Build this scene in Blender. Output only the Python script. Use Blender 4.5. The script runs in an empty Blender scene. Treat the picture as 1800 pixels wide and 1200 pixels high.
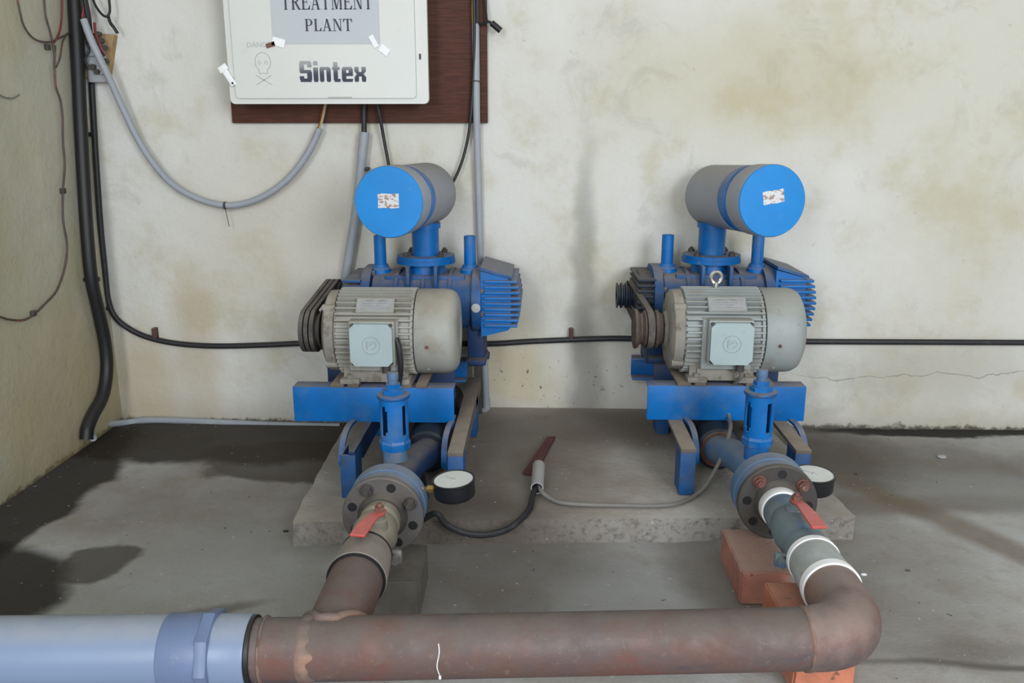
import bpy, bmesh, math, random
from mathutils import Vector, Matrix, noise
random.seed(7)
S = bpy.context.scene
COL = S.collection

# ------------------------------------------------------------------ camera, world, lights, exposure
FPX, CAMH = 1500.0, 1.1
PITCH = math.atan(375 / 1500.0)
YAW = math.radians(1.852)
cam_d = bpy.data.cameras.new('camera')
cam_d.sensor_width = 36.0
cam_d.lens = FPX / 1800 * 36.0
cam_d.clip_start = 0.02
cam = bpy.data.objects.new('camera', cam_d)
COL.objects.link(cam)
cam.location = (0, 0, CAMH)
cam.rotation_euler = (math.pi / 2 - PITCH, 0, YAW)
S.camera = cam

world = bpy.data.worlds.new('world')
S.world = world
world.use_nodes = True
bg = world.node_tree.nodes['Background']
bg.inputs[0].default_value = (0.86, 0.93, 1.0, 1)
bg.inputs[1].default_value = 0.85

def area_light(name, loc, target, sx, sy, power, col):
    d = bpy.data.lights.new(name, 'AREA')
    d.shape = 'RECTANGLE'; d.size = sx; d.size_y = sy; d.energy = power; d.color = col
    o = bpy.data.objects.new(name, d); COL.objects.link(o)
    o.location = loc
    o.rotation_euler = (Vector(target) - Vector(loc)).to_track_quat('-Z', 'Y').to_euler()
    return o
area_light('daylight_right', (2.05, -2.1, 1.85), (0.7, 3.0, 0.7), 1.4, 2.0, 92, (0.92, 0.97, 1.04))
area_light('daylight_left', (-1.2, -1.9, 1.75), (-0.3, 3.0, 0.6), 0.7, 1.7, 46, (0.92, 0.97, 1.04))

S.view_settings.view_transform = 'Standard'
S.view_settings.look = 'None'
S.view_settings.gamma = 1.0
S.view_settings.use_curve_mapping = False
S.view_settings.exposure = 0.41

# ------------------------------------------------------------------ view-independent helpers
_f = Vector((-math.sin(YAW) * math.cos(PITCH), math.cos(YAW) * math.cos(PITCH), -math.sin(PITCH)))
_r = Vector((math.cos(YAW), math.sin(YAW), 0)); _u = _r.cross(_f)
def ray(x, y): return _f + _r * ((x - 900) / FPX) - _u * ((y - 600) / FPX)
def at(x, y, Y):                       # measured point on the plane at depth Y
    d = ray(x, y); return Vector((0, 0, CAMH)) + d * (Y / d.y)
def on(x, y, z):                       # measured point on the level plane z
    d = ray(x, y); return Vector((0, 0, CAMH)) + d * ((z - CAMH) / d.z)

def lin(c): return c / 12.92 if c <= 0.04045 else ((c + 0.055) / 1.055) ** 2.4
def rgb(h):
    h = h.lstrip('#'); return tuple(lin(int(h[i:i + 2], 16) / 255) for i in (0, 2, 4)) + (1,)

# ------------------------------------------------------------------ materials
class NT:
    def __init__(s, name):
        s.m = bpy.data.materials.new(name); s.m.use_nodes = True
        s.t = s.m.node_tree; s.b = s.t.nodes['Principled BSDF']
        s.pos = s.n('ShaderNodeNewGeometry')
    def n(s, k, **kw):
        o = s.t.nodes.new(k)
        for a, v in kw.items(): setattr(o, a, v)
        return o
    def l(s, a, b): s.t.links.new(a, b)
    def put(s, inp, v):
        if hasattr(v, 'is_output'): s.l(v, inp)
        else: inp.default_value = v
    def math(s, op, a, b=0.0, c=None, clamp=False):
        o = s.n('ShaderNodeMath', operation=op); o.use_clamp = clamp
        s.put(o.inputs[0], a); s.put(o.inputs[1], b)
        if c is not None: s.put(o.inputs[2], c)
        return o.outputs[0]
    def noise(s, scale, detail=4, rough=0.55, vec=None, dist=0.0, stretch=None):
        o = s.n('ShaderNodeTexNoise'); o.inputs['Scale'].default_value = scale
        o.inputs['Detail'].default_value = detail; o.inputs['Roughness'].default_value = rough
        o.inputs['Distortion'].default_value = dist
        v = vec if vec is not None else s.pos.outputs['Position']
        if stretch:
            mp = s.n('ShaderNodeMapping'); s.l(v, mp.inputs[0]); mp.inputs['Scale'].default_value = stretch; v = mp.outputs[0]
        s.l(v, o.inputs['Vector']); return o.outputs['Fac']
    def ramp(s, v, a, b, x=0.0, y=1.0):
        o = s.n('ShaderNodeMapRange', interpolation_type='SMOOTHSTEP')
        s.put(o.inputs[0], v); o.inputs[1].default_value = a; o.inputs[2].default_value = b
        o.inputs[3].default_value = x; o.inputs[4].default_value = y
        return o.outputs[0]
    def mix(s, f, a, b, mode='MIX'):
        o = s.n('ShaderNodeMix', data_type='RGBA', blend_type=mode)
        s.put(o.inputs[0], f); s.put(o.inputs[6], a); s.put(o.inputs[7], b)
        return o.outputs[2]
    def bump(s, h, strength, dist=0.01):
        o = s.n('ShaderNodeBump'); o.inputs['Strength'].default_value = strength; o.inputs['Distance'].default_value = dist
        s.l(h, o.inputs['Height']); s.l(o.outputs[0], s.b.inputs['Normal'])
    def sep(s, v):
        o = s.n('ShaderNodeSeparateXYZ'); s.l(v, o.inputs[0]); return o.outputs
    def warped(s, scale, amt, detail=4):
        o = s.n('ShaderNodeTexNoise'); o.inputs['Scale'].default_value = scale; o.inputs['Detail'].default_value = detail
        s.l(s.pos.outputs['Position'], o.inputs['Vector'])
        a = s.n('ShaderNodeVectorMath', operation='SUBTRACT'); s.l(o.outputs['Color'], a.inputs[0]); a.inputs[1].default_value = (.5, .5, .5)
        b = s.n('ShaderNodeVectorMath', operation='SCALE'); s.l(a.outputs[0], b.inputs[0]); b.inputs['Scale'].default_value = amt
        c = s.n('ShaderNodeVectorMath', operation='ADD'); s.l(b.outputs[0], c.inputs[0]); s.l(s.pos.outputs['Position'], c.inputs[1])
        return c.outputs[0]
    def blob(s, vec, c, r, rot=0.0, soft=0.25):      # mask for stains and painted shade: 1 inside an ellipse, 0 outside
        a = s.n('ShaderNodeVectorMath', operation='SUBTRACT'); s.l(vec, a.inputs[0]); a.inputs[1].default_value = c
        q = s.n('ShaderNodeVectorRotate', rotation_type='Z_AXIS'); s.l(a.outputs[0], q.inputs['Vector']); q.inputs['Angle'].default_value = -rot
        d = s.n('ShaderNodeVectorMath', operation='DIVIDE'); s.l(q.outputs[0], d.inputs[0]); d.inputs[1].default_value = r
        e = s.n('ShaderNodeVectorMath', operation='LENGTH'); s.l(d.outputs[0], e.inputs[0])
        return s.ramp(e.outputs['Value'], 1 - soft, 1 + soft, 1, 0)
    def out(s, col, rough=0.6, metal=0.0, spec=0.5):
        s.put(s.b.inputs['Base Color'], col); s.put(s.b.inputs['Roughness'], rough)
        s.put(s.b.inputs['Metallic'], metal); s.b.inputs['Specular IOR Level'].default_value = spec
        return s.m

M = {}
def paint(name, col, rough=0.5, metal=0.0, spec=0.5, vary=0.15, vscale=9.0, spots=(), dust=None, bump=None):
    t = NT(name)
    c = t.mix(t.ramp(t.noise(vscale), .3, .7), rgb(col), tuple(x * (1 - vary) for x in rgb(col)[:3]) + (1,))
    for sc, scale, th, soft, st in spots:
        c = t.mix(t.math('MULTIPLY', t.ramp(t.noise(scale, 6, .65), th, th + soft), st), c, rgb(sc))
    rg = rough
    if dust:                                           # dust settled on upward faces
        up = t.ramp(t.sep(t.pos.outputs['Normal'])[2], dust[2] if len(dust) > 2 else .25, .95)
        f = t.math('MULTIPLY', t.math('MULTIPLY', up, t.ramp(t.noise(22, 5), .2, .6, .55, 1)), dust[1])
        c = t.mix(f, c, rgb(dust[0])); rg = t.math('MAXIMUM', rough, t.math('MULTIPLY', f, .9))
    if bump: t.bump(t.noise(bump[0], 5), bump[1], .004)
    M[name] = t.out(c, rg, metal, spec); return M[name]

DUST = '#8d8378'
paint('blue_paint', '#0069b6', .42, spec=.35, vary=.25, spots=(('#3f7dab', 14, .54, .25, .4), ('#5f7489', 5, .52, .2, .5), ('#6d6a66', 38, .62, .12, .5)), dust=(DUST, .75))
paint('blue_paint_dirty', '#18538f', .55, vary=.35, spots=(('#4d6580', 12, .46, .25, .6), ('#33343a', 24, .54, .15, .7)), dust=(DUST, .7, .45))
paint('blue_paint_shaded', '#0e3566', .6, vary=.4, spots=(('#2c3036', 15, .5, .2, .7),), dust=('#6f675e', .8))  # darker copy of the blue, with shade under the machines painted in
paint('cap_blue', '#0a84d2', .38, vary=.10, spots=(('#4c93c6', 18, .6, .1, .5), ('#8a6d68', 55, .7, .06, .5)))
paint('filter_grey', '#989ca6', .6, vary=.10, vscale=5, spots=(('#938b86', 10, .48, .3, .5),), dust=('#968d86', .5))
paint('motor_grey', '#9aa1a0', .5, vary=.12, spots=(('#8b8274', 12, .5, .2, .6), ('#5d5a55', 40, .64, .1, .5)), dust=('#a09a8d', .55))
paint('motor_dusty', '#959087', .8, vary=.25, spots=(('#5e574c', 25, .5, .15, .7),), dust=('#a39b8c', .5))
paint('terminal_grey', '#a3b3b5', .45, vary=.06, spots=(('#8f9c9e', 30, .6, .15, .5),))
paint('plate_metal', '#b3b4b6', .45, .3, vary=.15, vscale=60)
paint('rubber', '#46413f', .75, vary=.25, spots=(('#7d756e', 18, .45, .25, .5),), dust=('#857d75', .5))
paint('black_rubber', '#171719', .5, vary=.2, dust=('#4a4642', .25))
paint('cable_black', '#26262a', .5, vary=.25, spots=(('#55504c', 25, .55, .2, .4),))
paint('rust_brown', '#5a4038', .8, vary=.3, vscale=20, spots=(('#7b5a4c', 15, .5, .2, .6), ('#38302d', 24, .52, .15, .6)), dust=('#83776c', .6))
paint('iron_dark', '#4b4744', .65, .2, vary=.3, spots=(('#5f5248', 18, .5, .2, .5), ('#2e2b29', 26, .55, .2, .6)), dust=('#7d746b', .5))
paint('flange_grey', '#5f5a57', .65, .1, vary=.25, spots=(('#4b5767', 9, .5, .2, .6), ('#453e39', 20, .52, .2, .6)), dust=('#8a8178', .5))
paint('check_blue', '#56789f', .6, vary=.25, spots=(('#6d747c', 14, .48, .2, .7), ('#3d4a5c', 22, .58, .15, .6)), dust=('#8b8886', .6))
paint('valve_cream', '#7f796b', .6, vary=.2, spots=(('#6b6256', 22, .5, .2, .7),), dust=('#aea594', .5))
paint('valve_bluegrey', '#6e7c82', .6, vary=.25, spots=(('#466a92', 12, .5, .15, .8), ('#6a6054', 24, .56, .15, .6)))
paint('galvanised', '#a6abab', .6, .0, vary=.18, vscale=30, spots=(('#7a7670', 16, .52, .2, .5),))
paint('coupling_cream', '#8a837b', .7, vary=.15, spots=(('#7a7166', 20, .5, .2, .6),))
paint('tape_white', '#f2f3f5', .5, vary=.03)
paint('handle_red', '#c04a48', .45, vary=.12, spots=(('#d98a80', 30, .6, .12, .6),), dust=('#c88f84', .35))
paint('bolt_steel', '#8b8782', .5, .5, vary=.3, vscale=40, spots=(('#7a5a48', 30, .52, .2, .6),))
paint('bolt_rust', '#7c5148', .8, .1, vary=.3, vscale=50, spots=(('#a58a7c', 30, .52, .2, .6),))
paint('chrome', '#d8d6d0', .22, .9, vary=.1)
paint('brass', '#a98d4e', .4, .7, vary=.2)
paint('gauge_black', '#17181c', .4, vary=.1, dust=('#5c5752', .15))
paint('dial_white', '#d3d5d2', .4, vary=.04)
paint('ink', '#3b3d44', .6, vary=.1)
paint('faint_ink', '#b4b3ad', .6, vary=.1)
paint('ink_grey', '#8f8e90', .6, vary=.1)
paint('panel_white', '#d3d4d0', .4, vary=.03, vscale=4, spots=(('#b9b7b0', 7, .6, .2, .5), ('#8b7c73', 70, .74, .05, .5)))
paint('paper', '#bfc4ca', .7, vary=.04, vscale=5)
paint('pvc_grey', '#7889a6', .38, vary=.06, vscale=3, spots=(('#7d8798', 12, .62, .12, .4),), dust=('#a9a8a6', .45, .6))
paint('pvc_dark', '#687899', .4, vary=.06, spots=(('#8f96a4', 30, .62, .1, .4),))
paint('conduit_grey', '#9ea3ab', .5, vary=.08, spots=(('#86878a', 20, .55, .2, .5),))
paint('conduit_pale', '#a7a9ac', .6, vary=.1, dust=('#9b968e', .5))
paint('wood_pale', '#ad9067', .7, vary=.2, vscale=30)
paint('block_grey', '#6a655e', .9, vary=.2, vscale=25, spots=(('#564f47', 16, .5, .2, .6),), bump=(60, .4))
paint('wire_red', '#7d3030', .5, vary=.25, vscale=40)
paint('wire_brown', '#574a44', .6, vary=.3, vscale=25, spots=(('#8a4a40', 16, .55, .1, .8),))
paint('wire_yellow', '#b99a3a', .5)
paint('wire_grey', '#7b7873', .55, vary=.15)
paint('rail_dust', '#6d625a', .85, vary=.2, dust=('#938779', .8))
paint('pulley_brown', '#53443d', .75, vary=.3, spots=(('#6e574c', 22, .52, .15, .7), ('#332c29', 18, .55, .15, .6)), dust=('#7a6e64', .5))
paint('motor_beige', '#a2a29b', .5, vary=.12, spots=(('#8b8274', 12, .48, .2, .6), ('#5d5a55', 40, .64, .1, .5)), dust=('#a39b8c', .65))
paint('drive_dark', '#1d2b3d', .6, vary=.3, spots=(('#3b4048', 18, .5, .2, .6),), dust=('#6f675e', .6))
paint('drum_shaded', '#1b2430', .6, vary=.4)  # near-black colour stands in for the shade under the frames
paint('purple_rust', '#5b3433', .8, vary=.3, vscale=25, spots=(('#3f2a2a', 15, .5, .2, .6),))

def mat_brick(name, col, dusty):
    t = NT(name)
    c = t.mix(t.ramp(t.noise(14, 5), .3, .7), rgb(col), tuple(x * .7 for x in rgb(col)[:3]) + (1,))
    c = t.mix(t.math('MULTIPLY', t.ramp(t.noise(45, 5), .62, .7), .7), c, rgb('#4c3730'))
    up = t.ramp(t.sep(t.pos.outputs['Normal'])[2], .3, .95)
    c = t.mix(t.math('MULTIPLY', up, dusty), c, rgb('#a98f84'))
    c = t.mix(t.math('MULTIPLY', t.ramp(t.noise(6, 5), .48, .62), .45), c, rgb('#a6867a'))
    t.bump(t.noise(70, 6), .6, .004)
    M[name] = t.out(c, .92)
mat_brick('brick', '#b87c6e', .85)
mat_brick('brick_orange', '#cb7f63', .35)

def mat_rust(name, base, blue=.5, dust='#6a635e'):
    t = NT(name)
    c = t.mix(t.ramp(t.noise(7, 6, .65), .32, .68), rgb(base), rgb('#5c5150'))
    c = t.mix(t.math('MULTIPLY', t.ramp(t.noise(11, 6, .6, stretch=(.7, 1, 1)), .5, .64), .5), c, rgb('#744238'))
    c = t.mix(t.math('MULTIPLY', t.ramp(t.noise(9, 5, .6, stretch=(.5, 1, 2)), .55, .68), blue), c, rgb('#3f4552'))
    c = t.mix(t.math('MULTIPLY', t.ramp(t.noise(75, 6, .75), .56, .70), .4), c, rgb('#8f7c6d'))
    up = t.ramp(t.sep(t.pos.outputs['Normal'])[2], .2, 1)
    c = t.mix(t.math('MULTIPLY', t.math('MULTIPLY', up, .72), t.ramp(t.noise(16, 5), .3, .6, .5, 1)), c, rgb(dust))
    t.bump(t.noise(90, 5), .35, .003)
    M[name] = t.out(c, t.ramp(t.noise(20), .3, .7, .5, .8), .1)
mat_rust('rusty_pipe', '#684c43', .65)
mat_rust('rusty_elbow', '#8d7168', .12, '#857a74')
mat_rust('weld', '#a07c68', .05)

def mat_wood():
    t = NT('board_brown')
    g = t.noise(30, 5, stretch=(.4, 1, 6))
    c = t.mix(t.ramp(g, .3, .7), rgb('#5c3a30'), rgb('#472e27'))
    c = t.mix(t.math('MULTIPLY', t.ramp(t.noise(6), .5, .7), .5), c, rgb('#61402f'))
    M['board_brown'] = t.out(c, .7, spec=.2)
mat_wood()

def mat_sticker():
    t = NT('worn_sticker')
    c = t.mix(t.ramp(t.noise(70, 5, stretch=(1, 1, 2)), .5, .6), rgb('#d3d4d6'), rgb('#9b7c74'))
    M['worn_sticker'] = t.out(c, .6)
mat_sticker()

def mat_logo():                                        # halftone bars: thin strokes at the top, solid at the foot
    t = NT('logo_ink')
    z = t.sep(t.pos.outputs['Position'])[2]
    k = t.math('DIVIDE', t.math('SUBTRACT', z, 1.2475), .0645, clamp=True)
    st = t.math('MULTIPLY', t.math('GREATER_THAN', t.math('FRACT', t.math('MULTIPLY', z, 330.0)), .62), t.ramp(k, .3, .8))
    c = t.mix(t.math('MAXIMUM', t.ramp(k, .45, 1.0, 0, .55), t.math('MULTIPLY', st, .8)), rgb('#34364a'), rgb('#c0c1bf'))
    M['logo_ink'] = t.out(c, .6)
mat_logo()

def mat_wall(name, base, shade):
    t = NT(name)
    P = t.pos.outputs['Position']; z = t.sep(P)[2]; x = t.sep(P)[0]
    c = t.mix(t.ramp(t.noise(1.6, 5, .6), .35, .65), rgb(base), rgb(shade))
    c = t.mix(t.math('MULTIPLY', t.ramp(t.noise(3.2, 6, .65), .5, .66), .38), c, rgb('#b9b08c'))
    c = t.mix(t.math('MULTIPLY', t.ramp(t.noise(5, 6, .7, dist=.6), .55, .7), .28), c, rgb('#a2a193'))
    c = t.mix(t.math('MULTIPLY', t.ramp(t.noise(4.3, 5, .6, stretch=(1, 1, .35)), .55, .7), .25), c, rgb('#cfc9b4'))
    c = t.mix(t.math('MULTIPLY', t.ramp(t.noise(26, 6, .7), .66, .75), .35), c, rgb('#837f70'))
    # grime rising from the floor line
    zz = t.math('SUBTRACT', z, t.math('MULTIPLY', t.noise(6, 6, .7), .10))
    c = t.mix(t.math('MULTIPLY', t.ramp(zz, -.06, .10, 1, 0), .42), c, rgb('#8b7f63'))
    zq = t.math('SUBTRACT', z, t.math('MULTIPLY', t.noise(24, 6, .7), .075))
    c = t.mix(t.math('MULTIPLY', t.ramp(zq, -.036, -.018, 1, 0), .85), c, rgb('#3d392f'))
    w = t.warped(5, .12)
    for cc, r, k, h in STAINS_AND_SHADE:
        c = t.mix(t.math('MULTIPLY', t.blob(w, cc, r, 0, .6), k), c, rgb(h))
    # black mould specks low behind the first blower
    sp = t.math('MULTIPLY', t.ramp(t.noise(60, 3, .6), .64, .70), t.blob(w, (0.05, 3.087, .17), (.30, .2, .09), 0, .5))
    c = t.mix(t.math('MULTIPLY', sp, .8), c, rgb('#3a362f'))
    sp2 = t.math('MULTIPLY', t.ramp(t.noise(17, 3, .6), .71, .76), .15)
    c = t.mix(sp2, c, rgb('#6d6a62'))
    # hairline crack along the right foot of the wall
    cz = t.math('ABSOLUTE', t.math('SUBTRACT', t.math('ADD', z, t.math('MULTIPLY', t.math('SUBTRACT', t.noise(5, 5), .5), .12)), .215))
    ck = t.math('MULTIPLY', t.ramp(cz, .0012, .003, 1, 0), t.ramp(x, .85, 1.1))
    c = t.mix(t.math('MULTIPLY', ck, .45), c, rgb('#6f6a5e'))
    h = t.math('ADD', t.noise(7, 6, .6), t.math('MULTIPLY', t.noise(60, 4), .25))
    t.bump(h, .35, .02)
    M[name] = t.out(c, .9, spec=.25)
STAINS_AND_SHADE = [((.16, 3.087, .62), (.04, .3, .36), .5, '#77766f'), ((.17, 3.087, .18), (.065, .3, .3), .62, '#75706a'),  # these two paint the shadow streak left of the right blower
          ((-1.30, 3.087, .25), (.09, .3, .3), .35, '#a9925f'), ((-1.50, 3.087, .15), (.10, .3, .2), .4, '#b19a63'),
          ((.75, 3.087, 1.25), (.45, .3, .22), .35, '#b3a878'), ((-.95, 3.087, .68), (.35, .3, .30), .3, '#b9ad94'),
          ((1.55, 3.087, 1.2), (.3, .3, .5), .3, '#bcb594'), ((1.45, 3.087, .22), (.35, .3, .12), .4, '#9b978c'),
          ((-1.61, 2.2, .75), (.3, .35, .5), .4, '#948c6b'), ((-1.61, 2.75, .2), (.3, .35, .35), .35, '#a7955f'),
          ((-.1, 3.087, .25), (.12, .3, .2), .3, '#b8a468')]
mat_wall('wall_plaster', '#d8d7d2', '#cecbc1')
mat_wall('wall_plaster_side', '#b9b6a6', '#aaa793')  # darker plaster copy: weaker light on the side walls put into the colour

def mat_floor():
    t = NT('floor_concrete')
    w = t.warped(4.5, .22, 6); w2 = t.warped(9, .10, 5); w3 = t.warped(2.2, .10, 4)
    c = t.mix(t.ramp(t.noise(1.8, 6, .6), .35, .65), rgb('#aeaeae'), rgb('#999692'))
    c = t.mix(t.math('MULTIPLY', t.ramp(t.noise(5, 6, .65), .45, .65), .5), c, rgb('#968d82'))
    c = t.mix(t.math('MULTIPLY', t.ramp(t.noise(24, 6, .7), .52, .7), .3), c, rgb('#77726b'))
    rgh = .85
    wet = None
    for cc, r, rot, soft, k, hx, vec in (
            ((-.75, 2.34, 0), (.75, .27, 9), .05, .5, .45, '#665c51', w),
            ((-.95, 1.95, 0), (.45, .22, 9), .3, .5, .4, '#8e9294', w),
            ((-.60, 1.72, 0), (.30, .16, 9), 0, .6, .35, '#95958f', w),
            ((-1.2, 2.92, 0), (.72, .27, 9), 0, .12, .9, '#2f2822', w),
            ((-.72, 2.70, 0), (.46, .19, 9), 0, .1, .78, '#40372f', w),
            ((-1.58, 2.30, 0), (.20, .72, 9), 0, .12, .92, '#2a241e', w),
            ((-1.48, 1.74, 0), (.34, .34, 9), 0, .1, .92, '#231e19', w2),
            ((-1.15, 1.98, 0), (.09, .11, 9), 0, .15, .75, '#3a332c', w2),
            ((-.80, 1.735, 0), (.15, .03, 9), .5, .4, .6, '#534a41', w2),
            ((-.83, 1.63, 0), (.08, .06, 9), 0, .5, .6, '#534a41', w2),
            ((-.03, 1.90, 0), (.32, .28, 9), 0, .6, .62, '#433a31', w3),  # painted shadow of the unseen photographer on the middle floor
            ((.30, 1.80, 0), (.26, .20, 9), 0, .6, .55, '#a9abad', w),
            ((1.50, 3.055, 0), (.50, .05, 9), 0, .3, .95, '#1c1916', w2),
            ((1.30, 2.72, 0), (.62, .20, 9), -.1, .6, .55, '#5d554c', w),
            ((.95, 2.80, 0), (.28, .30, 9), 0, .5, .7, '#51493f', w),
            ((1.15, 2.42, 0), (.65, .07, 9), .02, .6, .65, '#64594d', w3),
            ((1.32, 2.08, 0), (.75, .055, 9), -1.02, .5, .65, '#6c5f4e', w3),
            ((1.45, 2.52, 0), (.30, .14, 9), -.2, .5, .4, '#94979a', w),
            ((1.05, 1.62, 0), (.38, .012, 9), 0, .8, .7, '#3d3832', w3),
            ((.95, 1.66, 0), (.16, .05, 9), 0, .7, .5, '#5c544b', w2),
            ((.90, 1.95, 0), (.22, .30, 9), .2, .6, .35, '#6d675f', w),
            ((.45, 1.95, 0), (.10, .30, 9), .2, .6, .6, '#5a4f45', w2)):
        b = t.blob(vec, cc, r, rot, soft)
        c = t.mix(t.math('MULTIPLY', b, k), c, rgb(hx))
    # crumbs, grit and chips
    c = t.mix(t.math('MULTIPLY', t.ramp(t.noise(55, 2, .5), .71, .74), .6), c, rgb('#c0bcb4'))
    c = t.mix(t.math('MULTIPLY', t.ramp(t.noise(38, 2, .5), .73, .75), .75), c, rgb('#2d2924'))
    t.bump(t.math('ADD', t.noise(12, 6, .6), t.math('MULTIPLY', t.noise(90, 4), .4)), .3, .01)
    M['floor_concrete'] = t.out(c, rgh, spec=.3)
mat_floor()

def mat_plinth():
    t = NT('plinth_concrete')
    w = t.warped(4, .15, 5)
    c = t.mix(t.ramp(t.noise(3, 6, .6), .35, .65), rgb('#b9b5af'), rgb('#a39b92'))
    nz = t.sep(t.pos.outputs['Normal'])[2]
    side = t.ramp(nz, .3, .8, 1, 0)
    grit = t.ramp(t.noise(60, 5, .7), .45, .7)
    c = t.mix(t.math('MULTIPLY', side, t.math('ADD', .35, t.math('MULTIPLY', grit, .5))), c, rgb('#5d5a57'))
    for cc, r, k, hx in (((-.10, 2.45, .07), (.30, .36, 9), .75, '#5e544a'), ((.05, 2.88, .07), (.45, .20, 9), .7, '#665c52'),  # among these: painted shade beside and under the left blower set
                         ((.35, 2.9, .07), (.22, .25, 9), .5, '#62574d'), ((-.2, 2.14, .05), (.22, .16, 9), .6, '#463e37'),
                         ((-.45, 2.6, .07), (.25, .5, 9), .5, '#4d463f'), ((.62, 2.6, .07), (.25, .4, 9), .45, '#574f47')):
        c = t.mix(t.math('MULTIPLY', t.blob(w, cc, r, 0, .6), k), c, rgb(hx))
    c = t.mix(t.math('MULTIPLY', t.ramp(t.noise(45, 2, .5), .72, .75), .6), c, rgb('#c2beb6'))
    t.bump(t.math('ADD', t.noise(14, 6, .6), t.math('MULTIPLY', t.noise(80, 4), .5)), .4, .01)
    M['plinth_concrete'] = t.out(c, .88, spec=.3)
mat_plinth()

# ------------------------------------------------------------------ mesh builder
class MB:
    def __init__(s): s.bm = bmesh.new()
    def add(s, b):
        bmesh.ops.recalc_face_normals(b, faces=b.faces)
        me = bpy.data.meshes.new('tmp'); b.to_mesh(me); b.free(); s.bm.from_mesh(me); bpy.data.meshes.remove(me); return s
    def box(s, x0, x1, y0, y1, z0, z1, bev=0.0, seg=2, mat=None):
        b = bmesh.new()
        bmesh.ops.create_cube(b, size=1)
        for v in b.verts:
            v.co = Vector(((x0 + x1) / 2 + v.co.x * (x1 - x0), (y0 + y1) / 2 + v.co.y * (y1 - y0), (z0 + z1) / 2 + v.co.z * (z1 - z0)))
        if bev: bmesh.ops.bevel(b, geom=b.edges[:], offset=bev, segments=seg, affect='EDGES', profile=.5)
        if mat: b.transform(mat)
        return s.add(b)
    def lathe(s, o, d, prof, seg=40):
        o = Vector(o); d = Vector(d).normalized()
        a = d.orthogonal().normalized(); c = d.cross(a)
        b = bmesh.new(); rings = []
        for t, r in prof:
            if r < 1e-6: rings.append([b.verts.new(o + d * t)])
            else: rings.append([b.verts.new(o + d * t + (a * math.cos(k * 2 * math.pi / seg) + c * math.sin(k * 2 * math.pi / seg)) * r) for k in range(seg)])
        for i in range(len(rings) - 1):
            p, q = rings[i], rings[i + 1]
            for k in range(seg):
                n = (k + 1) % seg
                if len(p) == 1 and len(q) == 1: continue
                if len(p) == 1: b.faces.new((p[0], q[k], q[n]))
                elif len(q) == 1: b.faces.new((p[k], p[n], q[0]))
                else: b.faces.new((p[k], p[n], q[n], q[k]))
        for rg in (rings[0], rings[-1]):
            if len(rg) > 1:
                try: b.faces.new(rg)
                except ValueError: pass
        return s.add(b)
    def cyl(s, p0, p1, r, r2=None, seg=32, bev=0.0):
        p0 = Vector(p0); p1 = Vector(p1); L = (p1 - p0).length; r2 = r if r2 is None else r2
        if bev: pr = [(0, r - bev), (bev * .3, r - bev * .3), (bev, r), (L - bev, r2), (L - bev * .3, r2 - bev * .3), (L, r2 - bev)]
        else: pr = [(0, r), (L, r2)]
        return s.lathe(p0, p1 - p0, pr, seg)
    def ring(s, p0, p1, ro, ri, seg=32):
        p0 = Vector(p0); p1 = Vector(p1); L = (p1 - p0).length
        o = p0; d = (p1 - p0).normalized(); a = d.orthogonal().normalized(); c = d.cross(a); b = bmesh.new(); R = []
        for t, r in ((0, ri), (0, ro), (L, ro), (L, ri)):
            R.append([b.verts.new(o + d * t + (a * math.cos(k * 2 * math.pi / seg) + c * math.sin(k * 2 * math.pi / seg)) * r) for k in range(seg)])
        for i in range(4):
            p, q = R[i], R[(i + 1) % 4]
            for k in range(seg): b.faces.new((p[k], p[(k + 1) % seg], q[(k + 1) % seg], q[k]))
        return s.add(b)
    def hexa(s, p0, p1, r):
        return s.cyl(p0, p1, r, seg=6)
    def tube(s, pts, r, seg=10, sub=6, closed=False):
        pts = [Vector(p) for p in pts]
        if sub > 1: pts = spline(pts, sub, closed)
        return s.add(sweep(pts, [r] * len(pts), seg, closed))
    def prism(s, poly, o, u, v, n, depth):
        o = Vector(o); u = Vector(u); v = Vector(v); n = Vector(n)
        b = bmesh.new()
        A = [b.verts.new(o + u * x + v * y) for x, y in poly]; B = [b.verts.new(o + u * x + v * y + n * depth) for x, y in poly]
        b.faces.new(A); b.faces.new(B)
        k = len(A)
        for i in range(k): b.faces.new((A[i], A[(i + 1) % k], B[(i + 1) % k], B[i]))
        return s.add(b)
    def strip(s, pts, w, n, th, side=None):          # flat bar swept along pts, wide along 'side'
        pts = [Vector(p) for p in pts]; b = bmesh.new(); prev = None; first = None
        for i, p in enumerate(pts):
            t = (pts[min(i + 1, len(pts) - 1)] - pts[max(i - 1, 0)]).normalized()
            sd = Vector(side); nn = t.cross(sd).normalized()
            q = [b.verts.new(p + sd * (w / 2 * a) + nn * (th / 2 * c)) for a, c in ((-1, -1), (1, -1), (1, 1), (-1, 1))]
            if prev:
                for k in range(4): b.faces.new((prev[k], prev[(k + 1) % 4], q[(k + 1) % 4], q[k]))
            else: first = q
            prev = q
        b.faces.new(first); b.faces.new(prev)
        return s.add(b)
    def xf(s, m): s.bm.transform(m); return s

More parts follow.
